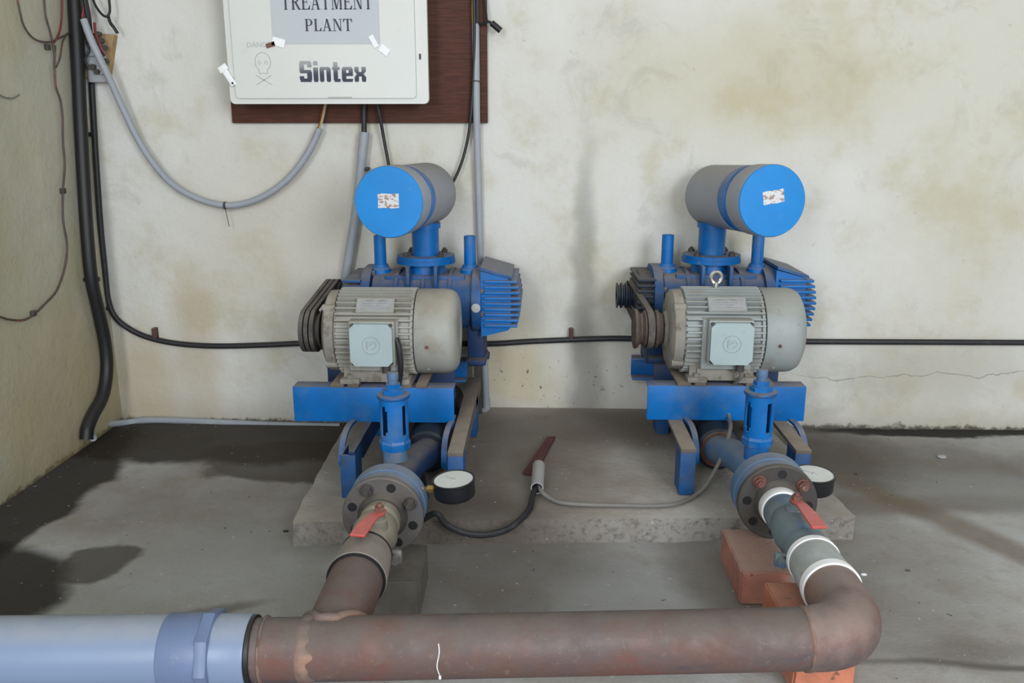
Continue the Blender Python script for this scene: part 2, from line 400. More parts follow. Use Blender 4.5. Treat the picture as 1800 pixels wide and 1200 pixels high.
def spline(p, n, closed=False):
    out = []; N = len(p)
    rng = N if closed else N - 1
    for i in range(rng):
        if closed: a, b, c, d = p[(i - 1) % N], p[i], p[(i + 1) % N], p[(i + 2) % N]
        else: a, b, c, d = p[max(i - 1, 0)], p[i], p[i + 1], p[min(i + 2, N - 1)]
        for k in range(n):
            t = k / n
            out.append(.5 * ((2 * b) + (c - a) * t + (2 * a - 5 * b + 4 * c - d) * t * t + (3 * b - a - 3 * c + d) * t ** 3))
    if not closed: out.append(p[-1].copy())
    return out
def sweep(pts, rad, seg=10, closed=False):
    b = bmesh.new(); rings = []; N = len(pts); nrm = None
    for i, p in enumerate(pts):
        if closed: t = (pts[(i + 1) % N] - pts[(i - 1) % N]).normalized()
        else: t = (pts[min(i + 1, N - 1)] - pts[max(i - 1, 0)]).normalized()
        if nrm is None: nrm = t.orthogonal().normalized()
        nrm = (nrm - t * nrm.dot(t)).normalized(); bi = t.cross(nrm)
        rings.append([b.verts.new(p + (nrm * math.cos(2 * math.pi * k / seg) + bi * math.sin(2 * math.pi * k / seg)) * rad[i]) for k in range(seg)])
    for i in range(N if closed else N - 1):
        p, q = rings[i], rings[(i + 1) % N]
        for k in range(seg): b.faces.new((p[k], p[(k + 1) % seg], q[(k + 1) % seg], q[k]))
    if not closed: b.faces.new(rings[0]); b.faces.new(rings[-1])
    return b

ROOT = {}
def finish(mb, name, m, loc, smooth=35):
    bm = mb.bm
    bm.transform(Matrix.Translation(-Vector(loc)))
    for f in bm.faces: f.smooth = True
    lim = math.radians(smooth)
    for e in bm.edges:
        if len(e.link_faces) == 2:
            if e.calc_face_angle(0) > lim: e.smooth = False
        else: e.smooth = False
    me = bpy.data.meshes.new(name); bm.to_mesh(me); bm.free()
    me.materials.append(M[m])
    o = bpy.data.objects.new(name, me); COL.objects.link(o); return o
def part(name, mb, m, parent, label=None, smooth=35):
    loc = ROOT[parent.name]
    o = finish(mb, name, m, loc, smooth); o.parent = parent; ROOT[o.name] = loc
    if label: o['label'] = label
    return o
def tag(o, label, cat, group=None):
    o['label'] = label; o['category'] = cat; o['kind'] = 'thing'
    if group: o['group'] = group
    return o
def thing(name, label, cat, loc, group=None):
    o = bpy.data.objects.new(name, None); COL.objects.link(o); o.location = loc; o.empty_display_size = .05
    ROOT[o.name] = Vector(loc); return tag(o, label, cat, group)
def single(name, mb, m, label, cat, loc=None, group=None, smooth=35):
    if loc is None:
        vs = [v.co for v in mb.bm.verts]
        loc = Vector(((min(v.x for v in vs) + max(v.x for v in vs)) / 2, (min(v.y for v in vs) + max(v.y for v in vs)) / 2, min(v.z for v in vs)))
    o = finish(mb, name, m, loc, smooth); o.location = loc; ROOT[o.name] = Vector(loc); return tag(o, label, cat, group)
def struct(name, mb, m):
    o = finish(mb, name, m, (0, 0, 0)); o['kind'] = 'structure'; return o

# ------------------------------------------------------------------ the room
WY, LX = 3.087, -1.61                    # back wall, left wall
struct('floor', MB().box(LX - .15, 3.4, -2.6, WY + .15, -.12, 0), 'floor_concrete')
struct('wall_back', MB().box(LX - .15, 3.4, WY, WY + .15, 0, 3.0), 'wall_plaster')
struct('wall_left', MB().box(LX - .15, LX, -2.6, WY, 0, 3.0), 'wall_plaster_side')
struct('ceiling', MB().box(LX - .15, 3.4, -2.6, WY + .15, 3.0, 3.12), 'wall_plaster')
struct('wall_right', MB().box(3.25, 3.4, -2.6, WY, 0, 3.0), 'wall_plaster_side')

# concrete plinth with chipped arrises
pl = MB()
b = bmesh.new()
cs = [(-.662, 2.092), (.87, 2.178), (.80, WY - .002), (-.70, WY - .002)]
lo = [b.verts.new((x, y, .0)) for x, y in cs]; hi = [b.verts.new((x, y, .07)) for x, y in cs]
b.faces.new(lo); b.faces.new(hi)
for i in range(4): b.faces.new((lo[i], lo[(i + 1) % 4], hi[(i + 1) % 4], hi[i]))
bmesh.ops.subdivide_edges(b, edges=b.edges[:], cuts=30, use_grid_fill=True)
bmesh.ops.recalc_face_normals(b, faces=b.faces)
for v in b.verts:
    n3 = noise.noise_vector(v.co * 9) * .006 + noise.noise_vector(v.co * 31) * .003
    if v.co.y < WY - .01:
        if v.co.z > .001: v.co += Vector((n3.x, n3.y, -abs(n3.z) * (.4 if v.co.z > .06 else .2)))
        else: v.co += Vector((n3.x, n3.y, 0))
pl.add(b)
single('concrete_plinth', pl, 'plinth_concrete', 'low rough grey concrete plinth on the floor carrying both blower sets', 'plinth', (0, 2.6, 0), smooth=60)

# ------------------------------------------------------------------ blower sets
def c_channel(mb, x0, x1, y, z0, z1, depth, th=.007):       # web faces the front
    mb.box(x0, x1, y, y + th, z0, z1, .0015)
    mb.box(x0, x1, y + th, y + depth, z1 - th, z1, .0015)
    mb.box(x0, x1, y + th, y + depth, z0, z0 + th, .0015)
    return mb

def rrect(w, h, r, n=5):
    pts = []
    for cx, cy, a0 in ((w / 2 - r, h / 2 - r, 0), (-w / 2 + r, h / 2 - r, 90), (-w / 2 + r, -h / 2 + r, 180), (w / 2 - r, -h / 2 + r, 270)):
        for k in range(n + 1):
            a = math.radians(a0 + 90 * k / n); pts.append((cx + r * math.cos(a), cy + r * math.sin(a)))
    return pts
def stadium(cy, sep, cz, r, n=14):                            # (y,z) outline of two merged lobes
    pts = []
    for k in range(n + 1):
        a = -math.pi / 2 + math.pi * k / n; pts.append((cy + sep / 2 + r * math.cos(a), cz + r * math.sin(a)))
    for k in range(n + 1):
        a = math.pi / 2 + math.pi * k / n; pts.append((cy - sep / 2 + r * math.cos(a), cz + r * math.sin(a)))
    return pts

def base_frame(U):
    x, dy = U['x'], U['dy']
    t = thing('base_frame', U['n'], 'machine frame', (x, 2.6 + dy, .07))
    a0, a1 = U['chan']
    part('front_crossmember', c_channel(MB(), x + a0, x + a1, 2.50 + dy, .213, .325, .06), 'blue_paint', t)
    part('middle_crossmember', c_channel(MB(), x + a0 + .05, x + a1 - .02, 2.74 + dy, .213, .325, .05), 'blue_paint_shaded', t)
    rc = MB().box(x + a0, x + a1, 2.983 + dy, 2.99 + dy, .2135, .293, .0015).box(x + a0, x + a1, 2.93 + dy, 2.983 + dy, .286, .293, .0015).box(x + a0, x + a1, 2.93 + dy, 2.983 + dy, .2135, .2205, .0015)
    part('rear_crossmember', rc, 'blue_paint', t)
    for s, xc in ((-1, U['rails'][0]), (1, U['rails'][1])):
        dark = U['lug'] < 0 and s < 0  # outer left rail gets the frame's shade as a darker colour
        w0, w1 = (.004, .022) if dark else (-.022, .022)
        rl = MB().box(x + xc + w0, x + xc + w1, 2.25 + dy, 3.0 + dy, .201, .213, .001)
        rl.box(x + xc + w1 - .007, x + xc + w1, 2.36 + dy, 3.0 + dy, .15 if dark else .17, .201)
        part('rail', rl, 'blue_paint_shaded' if dark else 'rail_dust', t, None if dark else 'dust-brown flat rail')
        for yy in (2.252, 2.76):
            lg = MB().box(x + xc - .022, x + xc + .022, yy + dy, yy + dy + .007, .0705, .201, .001)
            lg.box(x + xc - .022, x + xc - .015, yy + .007 + dy, yy + dy + .085, .0705, .201, .001)
            lg.box(x + xc + .015, x + xc + .022, yy + .007 + dy, yy + dy + .085, .0705, .201, .001)
            part('leg', lg, 'blue_paint_dirty', t)
        # D-shaped lifting lug of bent flat bar hung off the crossmember
        lx = x + xc + U['lug'] * .044; q = U['lug']
        pts = [(lx - q * .010, 2.50 + dy, .216), (lx - q * .004, 2.455 + dy, .214), (lx, 2.415 + dy, .200), (lx + q * .002, 2.385 + dy, .172), (lx + q * .002, 2.372 + dy, .140), (lx, 2.37 + dy, .122), (lx - q * .022, 2.372 + dy, .112)]
        part('lifting_lug', MB().strip(spline([Vector(p) for p in pts], 6), .017, None, .009, side=(1, 0, 0)), 'blue_paint', t)
    m0 = U['mx']
    for xc, w in ((m0 + .055, .042), (m0 + .105, .034), (m0 + .265, .040), (m0 + .315, .034)):
        part('slide_bar', MB().box(x + xc - w / 2, x + xc + w / 2, 2.495 + dy, 2.785 + dy, .3255, .335, .001), 'rail_dust', t, 'dusty brown motor slide bar')
    if U['lug'] < 0:
        ps = MB().box(x + .152, x + .180, 3.005 + dy, 3.012 + dy, .0705, .39).box(x + .152, x + .159, 2.985 + dy, 3.005 + dy, .0705, .39)
        part('angle_post', ps, 'iron_dark', t, 'dark upright angle post behind the frame')

def motor(U):
    x, dy = U['x'], U['dy']; X = x + U['mx']; Yc, Zc = 2.62 + dy, .478
    t = thing('electric_motor', U['m'], 'motor', (X + .2, Yc, .335))
    O = (X, Yc, Zc); D = (1, 0, 0)
    eb = MB().lathe(O, D, [(0, .035), (.0, .05), (.008, .060), (.010, .104), (.016, .118), (.022, .127), (.05, .129), (.052, .12), (.056, .12)], 48)
    for k in range(4):
        a = math.pi / 4 + k * math.pi / 2
        eb.cyl((X + .018, Yc + .122 * math.cos(a), Zc + .122 * math.sin(a)), (X + .054, Yc + .122 * math.cos(a), Zc + .122 * math.sin(a)), .014, seg=12)
    part('end_bell', eb, 'motor_dusty', t, 'dust-caked end bell')
    st = MB().cyl((X + .05, Yc, Zc), (X + .295, Yc, Zc), .117, seg=48)
    nf = 42
    for k in range(nf):
        a = 2 * math.pi * k / nf
        d = math.degrees(a) % 360
        dirv = Vector((0, math.cos(a), math.sin(a)))
        m = Matrix.Translation((X, Yc, Zc)) @ Matrix.Rotation(a, 4, 'X')
        if 160 < d < 215:                               # short fins either side of the terminal box pad
            st.box(.056, .10, .112, .137, -.0024, .0024, mat=m); st.box(.252, .292, .112, .137, -.0024, .0024, mat=m)
        else: st.box(.056, .292, .112, .1365, -.0024, .0024, mat=m)
    st.box(X + .10, X + .252, Yc - .137, Yc - .08, Zc - .095, Zc + .06, .004)          # terminal pad
    st.cyl((X + .285, Yc, Zc), (X + .293, Yc, Zc), .128, seg=48)
    MG = 'motor_grey' if U['eye'] else 'motor_beige'
    stp = part('finned_housing', st, MG, t)
    fc = MB().lathe((X + .297, Yc, Zc), D, [(0, .120), (0, .132), (.003, .134), (.085, .134), (.102, .131), (.117, .122), (.126, .105), (.129, .08), (.129, .055), (.125, .05), (.125, 0)], 56)
    for k in range(4):
        a = math.pi * .28 + k * math.pi / 2
        fc.cyl((X + .335, Yc + .130 * math.cos(a), Zc + .130 * math.sin(a)), (X + .335, Yc + .1365 * math.cos(a), Zc + .1365 * math.sin(a)), .004, seg=8)
    fcp = part('fan_cover', fc, MG, t)
    part('screw', MB().cyl((X + .337, Yc - .133, Zc - .02), (X + .337, Yc - .1385, Zc - .021), .005, seg=10), 'bolt_rust', fcp, 'small rusty cover screw')
    tb = MB().box(X + .112, X + .246, 2.450 + dy, 2.487 + dy, Zc - .070, Zc + .066, .004)
    tbp = part('terminal_box', tb, MG, t)
    ch = .014
    w0, w1, h0, h1 = X + .116, X + .242, Zc - .066, Zc + .062
    pv = MB().prism([(w0 + ch, h0), (w1 - ch, h0), (w1 - ch, h0 + ch * .0), (w1, h0 + ch), (w1, h1 - ch), (w1 - ch, h1), (w0 + ch, h1), (w0, h1 - ch), (w0, h0 + ch)][0:2] + [(w1, h0 + ch), (w1, h1 - ch), (w1 - ch, h1), (w0 + ch, h1), (w0, h1 - ch), (w0, h0 + ch)],
                    (0, 2.430 + dy, 0), (1, 0, 0), (0, 0, 1), (0, 1, 0), .021)
    part('box_cover', pv, 'terminal_grey', tbp, 'pale blue-grey terminal box cover')
    cx, cz = (w0 + w1) / 2, (h0 + h1) / 2
    em = MB()
    em.ring((cx, 2.4285 + dy, cz), (cx, 2.4305 + dy, cz), .027, .0255, 40)
    em.box(cx - .014, cx - .011, 2.4285 + dy, 2.4305 + dy, cz - .012, cz + .012)
    em.tube([(cx - .011, 2.4295 + dy, cz + .011), (cx + .004, 2.4295 + dy, cz + .006), (cx - .009, 2.4295 + dy, cz)], .0009, 6, 4)
    em.tube([(cx + .002, 2.4295 + dy, cz - .012), (cx + .016, 2.4295 + dy, cz), (cx + .004, 2.4295 + dy, cz + .014)], .0009, 6, 4)
    part('emblem', em, 'motor_grey', tbp, 'faint raised round emblem')
    for sx in (w0 + .006, w1 - .006):
        for sz in (h0 + .006, h1 - .006):
            part('corner_screw', MB().cyl((sx, 2.449 + dy, sz), (sx, 2.438 + dy, sz), .0055, seg=10), 'iron_dark', tbp)
    part('cable_gland', MB().cyl((X + .215, 2.468 + dy, Zc - .068), (X + .215, 2.468 + dy, Zc - .095), .013, seg=12), 'iron_dark', tbp)
    a = math.radians(46); m = Matrix.Translation((X + .178, Yc, Zc)) @ Matrix.Rotation(math.pi - a, 4, 'X')
    pad = MB().box(-.058, .058, .128, .140, -.026, .026, mat=m)
    part('nameplate_pad', pad, MG, t)
    npb = MB().box(-.056, .056, .140, .1418, -.022, .022, mat=m)
    npo = part('nameplate', npb, 'plate_metal', t, 'bare silver nameplate')
    mk = MB()
    for k in range(4): mk.box(-.046 + .004 * (k % 2), .046 - .012 * (k % 3), .1418, .1421, -.015 + k * .009, -.0135 + k * .009, mat=m)
    for k in range(2): mk.box(-.03 + k * .04, -.012 + k * .04, .1418, .1421, -.018, -.013, mat=m)
    part('plate_lines', mk, 'ink_grey', npo)
    for yy in (-.095, .095):
        ft = MB()
        for fx in (.095, .25):
            ft.box(X + fx - .03, X + fx + .03, Yc + yy - .03, Yc + yy + .03, .3355, .352, .003)
            ft.box(X + fx - .022, X + fx + .022, Yc + yy * .9 - .012, Yc + yy * .9 + .012, .35, .42)
            ft.hexa((X + fx, Yc + yy - .01, .352), (X + fx, Yc + yy - .01, .362), .011)
        ft.box(X + .095, X + .25, Yc + yy - .012, Yc + yy + .012, .338, .378, .003)
        part('foot', ft, 'motor_dusty' if yy < 0 else MG, t)
    # eye bolt
    ring = [Vector((X + .16, Yc, Zc + .166)) + Vector((math.cos(k * math.pi / 8) * .016, 0, math.sin(k * math.pi / 8) * .018)) for k in range(16)]
    if U['eye']:
        e = MB().tube(ring, .006, 8, 2, True).cyl((X + .16, Yc, Zc + .13), (X + .16, Yc, Zc + .152), .009, seg=12)
        part('lifting_eye', e, 'chrome', t, 'bare shiny lifting eye')
    # shaft + sheave
    px0, px1, pr = U['mp']
    part('shaft', MB().cyl((x + px0 + .005, Yc, Zc), (X + .02, Yc, Zc), .019, seg=20), 'iron_dark', t)
    if U['lug'] < 0: pm = sheave(x + px0, x + px1, Yc, Zc, pr, U['grooves'])
    else: pm = MB().lathe((x + px0, Yc, Zc), (1, 0, 0), [(0, .02), (0, .030), (.004, .05), (0, .060), (.002, .064), (.008, .064), (.012, .062), (.020, .050), (.026, .050), (.034, .060), (.038, .060), (.042, .0535), (.064, .0535), (.068, .060), (.076, .061), (.078, .055), (.090, .05), (.092, .02)], 44)
    part('pulley', pm, U['pmat'], t, U['plab'])

def sheave(x0, x1, y, z, r, n):
    w = (x1 - x0) / n; pr = [(0, .02), (0, r)]
    for k in range(n):
        a = k * w
        pr += [(a + w * .16, r), (a + w * .36, r * .80), (a + w * .64, r * .80), (a + w * .84, r)]
    pr += [(x1 - x0, r), (x1 - x0, r * .78), (x1 - x0 - .012, r * .74), (x1 - x0 - .012, .03), (x1 - x0, .028), (x1 - x0, .015)]
    return MB().lathe((x0, y, z), (1, 0, 0), pr, 44)

def belt_path(c0, r0, c1, r1, n=22):                          # (y,z) loop tangent to two circles
    (y0, z0), (y1, z1) = c0, c1
    d = math.hypot(y1 - y0, z1 - z0); al = math.atan2(z1 - z0, y1 - y0); be = math.acos((r0 - r1) / d)
    pts = []
    for k in range(n + 1):
        a = al + be + (2 * math.pi - 2 * be) * k / n; pts.append((y0 + r0 * math.cos(a), z0 + r0 * math.sin(a)))
    for k in range(n + 1):
        a = al - be + 2 * be * k / n; pts.append((y1 + r1 * math.cos(a), z1 + r1 * math.sin(a)))
    return pts
def belt_mesh(x0, x1, loop, th, skew=0.0):
    b = bmesh.new(); N = len(loop); R = []
    cy = sum(p[0] for p in loop) / N; y0 = min(p[0] for p in loop); y1 = max(p[0] for p in loop)
    for i, (y, z) in enumerate(loop):
        ty = loop[(i + 1) % N][0] - loop[i - 1][0]; tz = loop[(i + 1) % N][1] - loop[i - 1][1]; L = math.hypot(ty, tz)
        ny, nz = tz / L, -ty / L; k = skew * (y - y0) / (y1 - y0); iw = (x1 - x0) * .16
        R.append([b.verts.new(v) for v in ((x0 + k, y + ny * th, z + nz * th), (x1 + k, y + ny * th, z + nz * th), (x1 - iw + k, y, z), (x0 + iw + k, y, z))])
    for i in range(N):
        p, q = R[i], R[(i + 1) % N]
        for k in range(4): b.faces.new((p[k], p[(k + 1) % 4], q[(k + 1) % 4], q[k]))
    return MB().add(b)

def blower(U):
    x, dy = U['x'], U['dy']; Yc, Zc = 2.89 + dy, .53
    t = thing('rotary_blower', U['b'], 'blower', (x, Yc, .293))
    XU, XV, XN = (0, 1, 0), (0, 0, 1), (1, 0, 0)
    cs = MB().prism(stadium(Yc, .06, Zc, .095), (x - .17, 0, 0), XU, XV, XN, .335)
    for k in range(3): cs.prism(stadium(Yc, .06, Zc, .102), (x - .095 + k * .09, 0, 0), XU, XV, XN, .012)
    cs.box(x - .13, x + .14, Yc - .085, Yc + .085, .59, .622, .006)
    for k in (-.052, .04): cs.box(x + k, x + k + .012, Yc - .125, Yc - .02, .58, .656, .002)      # webs under the inlet flange
    part('rotor_casing', cs, 'blue_paint_dirty', t)
    for xx in (-.205, .165):
        ep = MB().prism(stadium(Yc, .06, Zc, .112), (x + xx, 0, 0), XU, XV, XN, .03)
        o = part('end_plate', ep, 'blue_paint_dirty', t)
        for k in range(8):
            a = 2 * math.pi * k / 8 + .3; yy = Yc + (.03 if math.cos(a) > 0 else -.03) + .100 * math.cos(a); zz = Zc + .100 * math.sin(a)
            part('bolt', MB().hexa((x + xx + .03, yy, zz), (x + xx + .04, yy, zz), .009), 'bolt_steel', o)
    # gear cover with stacked cooling fins
    gc = MB(); xa, xb = x + .195, x + .306
    gc.prism([(0, -.108), (0, .114), (.088, .092), (.10, .08), (.10, -.074), (.09, -.086)], (xa, Yc - .118, Zc), (1, 0, 0), (0, 0, 1), (0, 1, 0), .236)
    for k in range(9):
        z = Zc - .068 + k * .0185; e = .122 + .012 * math.cos((k - 4) / 4 * 1.3) - .004 * abs(k - 4) / 4
        gc.box(xa + .012, xa + e, Yc - .134, Yc + .134, z - .0045, z + .0045, .0015)
    o = part('gear_cover', gc, 'blue_paint', t)
    gt = MB().prism([(0, .118), (.104, .090), (.104, .098), (0, .128)], (xa, Yc - .13, Zc), (1, 0, 0), (0, 0, 1), (0, 1, 0), .26)
    part('sloping_lid', gt, 'blue_paint_dirty', o)
    part('oil_sight_glass', MB().cyl((x + .180, Yc - .137, Zc - .005), (x + .180, Yc - .1455, Zc - .005), .011, seg=18).cyl((x + .180, Yc - .133, Zc - .005), (x + .180, Yc - .1435, Zc - .005), .015, seg=18), 'plate_metal', o, 'pale round oil sight glass')
    # drive end cover
    dc = MB().prism(stadium(Yc, .06, Zc, .088), (x - .248, 0, 0), XU, XV, XN, .045)
    for k in range(7):
        z = Zc - .035 + k * .019; dc.box(x - .262, x - .202, Yc - .128, Yc + .128, z - .004, z + .004, .001)
    dc.cyl((x - .268, Yc + .02, Zc), (x - .245, Yc + .02, Zc), .035, seg=28)
    part('drive_end_cover', dc, 'drive_dark' if U['eye'] else 'blue_paint_dirty', t)
    p0, p1, pr = U['bp']
    part('shaft', MB().cyl((x + p0, Yc + .02, Zc), (x - .24, Yc + .02, Zc), .016, seg=18), 'iron_dark', t)
    part('drive_pulley', sheave(x + p0, x + p1, Yc + .02, Zc, pr, U['bgrooves']), 'drive_dark', t, 'dark grooved drive pulley')
    # inlet
    nk = MB().lathe((x, Yc, .612), (0, 0, 1), [(0, .078), (.02, .066), (.044, .066)], 36)
    nk.ring((x, Yc, .655), (x, Yc, .668), .100, .05, 48).ring((x, Yc, .6685), (x, Yc, .681), .098, .05, 48)
    o = part('inlet_flange', nk, 'blue_paint', t)
    for k in range(4):
        a = math.pi / 4 + k * math.pi / 2; bx, by = x + .082 * math.cos(a), Yc + .082 * math.sin(a)
        part('flange_bolt', MB().hexa((bx, by, .681), (bx, by, .691), .011).cyl((bx, by, .69), (bx, by, .697), .006, seg=10), 'iron_dark', o)
    part('inlet_pipe', MB().cyl((x, Yc, .665), (x, Yc, .79), .0455, seg=40).ring((x, Yc, .772), (x, Yc, .79), .052, .0455, 40), 'blue_paint', t)
    for s in (-1, 1):
        bx, by = x + s * .153, Yc - .02
        part('breather_boss', MB().lathe((bx, by, .605), (0, 0, 1), [(0, .036), (.03, .034), (.036, .028), (.045, .026)], 28), 'blue_paint', t)
        part('breather_tube', MB().ring((bx, by, .635), (bx, by, .748), .0203, .016, 28).cyl((bx, by, .635), (bx, by, .742), .0165, seg=20), 'blue_paint', t)
    for s, xx in ((-1, -.185), (1, .18)):
        part('mounting_foot', MB().box(x + xx - .03, x + xx + .03, Yc - .13, Yc + .02, .3255, .342, .002).box(x + xx - .034, x + xx + .022, Yc - .085, Yc + .085, .31, .47, .004).box(x + xx - .03, x + xx + .03, Yc + .065, Yc + .118, .2935, .31, .002), 'blue_paint_shaded', t)

def air_filter(U):
    f, rr = Vector(U['ff']), Vector(U['fr'])
    d = (rr - f).normalized(); L = .425
    t = thing('air_filter', U['f'], 'air filter', (U['x'], 2.87 + U['dy'], .775))
    part('filter_body', MB().lathe(f, d, [(.165, .08), (.165, .104), (L - .01, .104), (L, .098), (L, 0)], 64), 'filter_grey', t, 'dusty grey cylinder')
    part('clamp_band', MB().lathe(f, d, [(.085, .08), (.085, .1035), (.10, .1035), (.102, .098), (.115, .098), (.118, .1045), (.150, .1045), (.152, .099), (.166, .099), (.166, .08)], 64), 'blue_paint', t, 'blue band behind the lid')
    part('lid', MB().lathe(f, d, [(.0035, .02), (.0035, .1065), (.006, .1075), (.090, .1075), (.090, .08)], 64), 'filter_grey', t, 'dusty grey lid side')
    part('end_disc', MB().lathe(f, d, [(0, 0), (0, .1045), (.002, .1062), (.0045, .1066), (.0045, .02)], 64), 'cap_blue', t, 'bright blue round face')
    side = Vector((0, 0, 1)).cross(d).normalized() * -1; up = Vector((0, 0, 1))
    if side.x < 0: side = -side
    up = side.cross(-d) * -1
    if up.z < 0: up = -up
    sk = MB(); w, h, ro, ox, oz = U['st']
    poly = []
    base = [(-.5, -.5), (-.2, -.46), (.15, -.5), (.5, -.45), (.49, .1), (.5, .5), (.1, .47), (-.3, .5), (-.5, .46), (-.48, 0)]
    for a, c in base:
        px, py = a * w, c * h; poly.append((ox + px * math.cos(ro) - py * math.sin(ro), oz + px * math.sin(ro) + py * math.cos(ro)))
    sk.prism(poly, f - d * .0012, side, up, d, .0012)
    part('sticker', sk, 'worn_sticker', t, 'worn white paper sticker')

def discharge(U):
    x, dy = U['x'], U['dy']; y0, yf = 2.43 + dy, U['cv'] + .085; xd = x + U['dx']; xp = x + U['cvx']
    t = thing('discharge_silencer', U['d'], 'silencer', (xd, 2.7, .075))
    part('drum', MB().lathe((xd, y0, .143), (0, 1, 0), [(0, .0), (0, .058), (.004, .066), (.010, .069), (.52, .069), (.528, .064), (.53, 0)], 48), 'drum_shaded', t)
    part('drum_face', MB().lathe((xd, y0 - .004, .143), (0, 1, 0), [(0, .03), (0, .056), (.005, .058), (.005, .03)], 40), 'rust_brown' if U['lug'] > 0 else 'drum_shaded', t, 'rusty flange face' if U['lug'] > 0 else None)
    part('outlet_pipe', MB().add(sweep(spline([Vector((xp, yf, .185)), Vector((xp, yf + .09, .185)), Vector(((xp + xd) / 2, (yf + .09 + y0) / 2 + .03, .170)), Vector((xd, y0 - .02, .148)), Vector((xd, y0 + .01, .146))], 6), [.044] * 25, 32)), 'check_blue' if U['lug'] > 0 else 'blue_paint_shaded', t)
    vy = U['rv']
    part('tee_branch', MB().cyl((x + U['rvx'], vy, .19), (x + U['rvx'], vy, .262), .033, seg=30), 'blue_paint' if U['lug'] > 0 else 'check_blue', t)
    return t

def relief_valve(U):
    x, vy = U['x'] + U['rvx'], U['rv']
    t = thing('relief_valve', U['r'], 'valve', (x, vy, .258))
    # slotted sleeve: lathe wall with two tall slots
    b = bmesh.new(); seg = 40; zs = [.285, .300, .312, .372, .384, .402]
    R = .0385; Ri = .034
    def slot(k, i):
        a = (k + .5) / seg * 360
        for c in U['slots']:
            wdt = 17 if i == 2 else 12
            if i in (1, 2, 3) and abs((a - c + 180) % 360 - 180) < wdt: return True
        return False
    def V(r, k, z): a = 2 * math.pi * (k % seg) / seg; return (x + r * math.cos(a), vy + r * math.sin(a), z)
    grid = {}
    def vert(r, k, i):
        key = (r, k % seg, i)
        if key not in grid: grid[key] = b.verts.new(V(r, k, zs[i]))
        return grid[key]
    for i in range(5):
        for k in range(seg):
            if slot(k, i): continue
            b.faces.new((vert(R, k, i), vert(R, k + 1, i), vert(R, k + 1, i + 1), vert(R, k, i + 1)))
            b.faces.new((vert(Ri, k + 1, i), vert(Ri, k, i), vert(Ri, k, i + 1), vert(Ri, k + 1, i + 1)))
            for dk in (0, 1):
                if slot((k - 1) % seg if dk == 0 else (k + 1) % seg, i):
                    kk = k + dk; b.faces.new((vert(R, kk, i), vert(R, kk, i + 1), vert(Ri, kk, i + 1), vert(Ri, kk, i)))
            for di in (-1, 1):
                if 0 <= i + di < 5 and slot(k, i + di):
                    ii = i + (1 if di > 0 else 0); b.faces.new((vert(R, k, ii), vert(R, k + 1, ii), vert(Ri, k + 1, ii), vert(Ri, k, ii)))
    bmesh.ops.recalc_face_normals(b, faces=b.faces)
    me = MB(); me.add(b)
    part('slotted_sleeve', me, 'blue_paint', t)
    part('spring', MB().tube([(x + .017 * math.cos(k * .9), vy + .017 * math.sin(k * .9), .287 + k * .0022) for k in range(50)], .003, 6, 2), 'iron_dark', t)
    part('lower_collar', MB().lathe((x, vy, .255), (0, 0, 1), [(0, .034), (.002, .041), (.022, .043), (.026, .0405), (.032, .0385)], 8), 'blue_paint', t)
    part('cap_ring', MB().lathe((x, vy, .401), (0, 0, 1), [(0, .03), (0, .043), (.005, .0445), (.009, .043), (.011, .034), (.011, 0)], 36), 'blue_paint_dirty', t, 'chipped cap ring')
    part('lock_nut', MB().hexa((x, vy, .412), (x, vy, .423), .031).cyl((x, vy, .422), (x, vy, .428), .025, seg=24).hexa((x, vy, .428), (x, vy, .440), .021), 'blue_paint', t)
    part('adjusting_screw', MB().cyl((x, vy, .438), (x, vy, .466), .0135, seg=18, bev=.002).cyl((x, vy, .450), (x, vy, .470), .0155, seg=12, bev=.002), 'check_blue', t)

def check_valve(U):
    x, yf = U['x'] + U['cvx'], U['cv']; z = .185
    t = thing('check_valve', U['c'], 'valve', (x, yf + .04, z - .1))
    D = (0, 1, 0)
    part('valve_body', MB().lathe((x, yf + .0225, z), D, [(0, .04), (0, .094), (.002, .097), (.026, .097), (.028, .092), (.032, .092), (.034, .098), (.074, .098), (.08, .092), (.085, .04)], 64), 'check_blue', t)
    fl = MB().lathe((x, yf, z), D, [(0, .03), (0, .0965), (.003, .0995), (.017, .0995), (.020, .097), (.020, .03)], 64)
    fo = part('outlet_flange', fl, U['flm'], t, 'dark grey bolted flange face')
    part('hub', MB().lathe((x, yf - .014, z), D, [(0, .035), (0, .052), (.010, .060), (.0145, .062)], 48), 'iron_dark', fo)
    for k in range(8):
        a = math.radians(22.5 + 45 * k + U['ba']); bx, bz = x + .077 * math.cos(a), z + .077 * math.sin(a)
        if k % 2 == 0 and U['bolts'][k // 2]:
            bl = MB().cyl((bx, yf + .001, bz), (bx, yf - .004, bz), .0165, seg=20).hexa((bx, yf - .003, bz), (bx, yf - .015, bz), .0135).cyl((bx, yf - .014, bz), (bx, yf - .022, bz), .008, seg=12)
            part('flange_bolt', bl, U['blm'], fo, U['bll'])
        else:
            part('bolt_hole', MB().cyl((bx, yf - .0008, bz), (bx, yf + .004, bz), .0115, seg=20), 'black_rubber', fo, 'empty bolt hole')
    nx = U['gs']
    return t

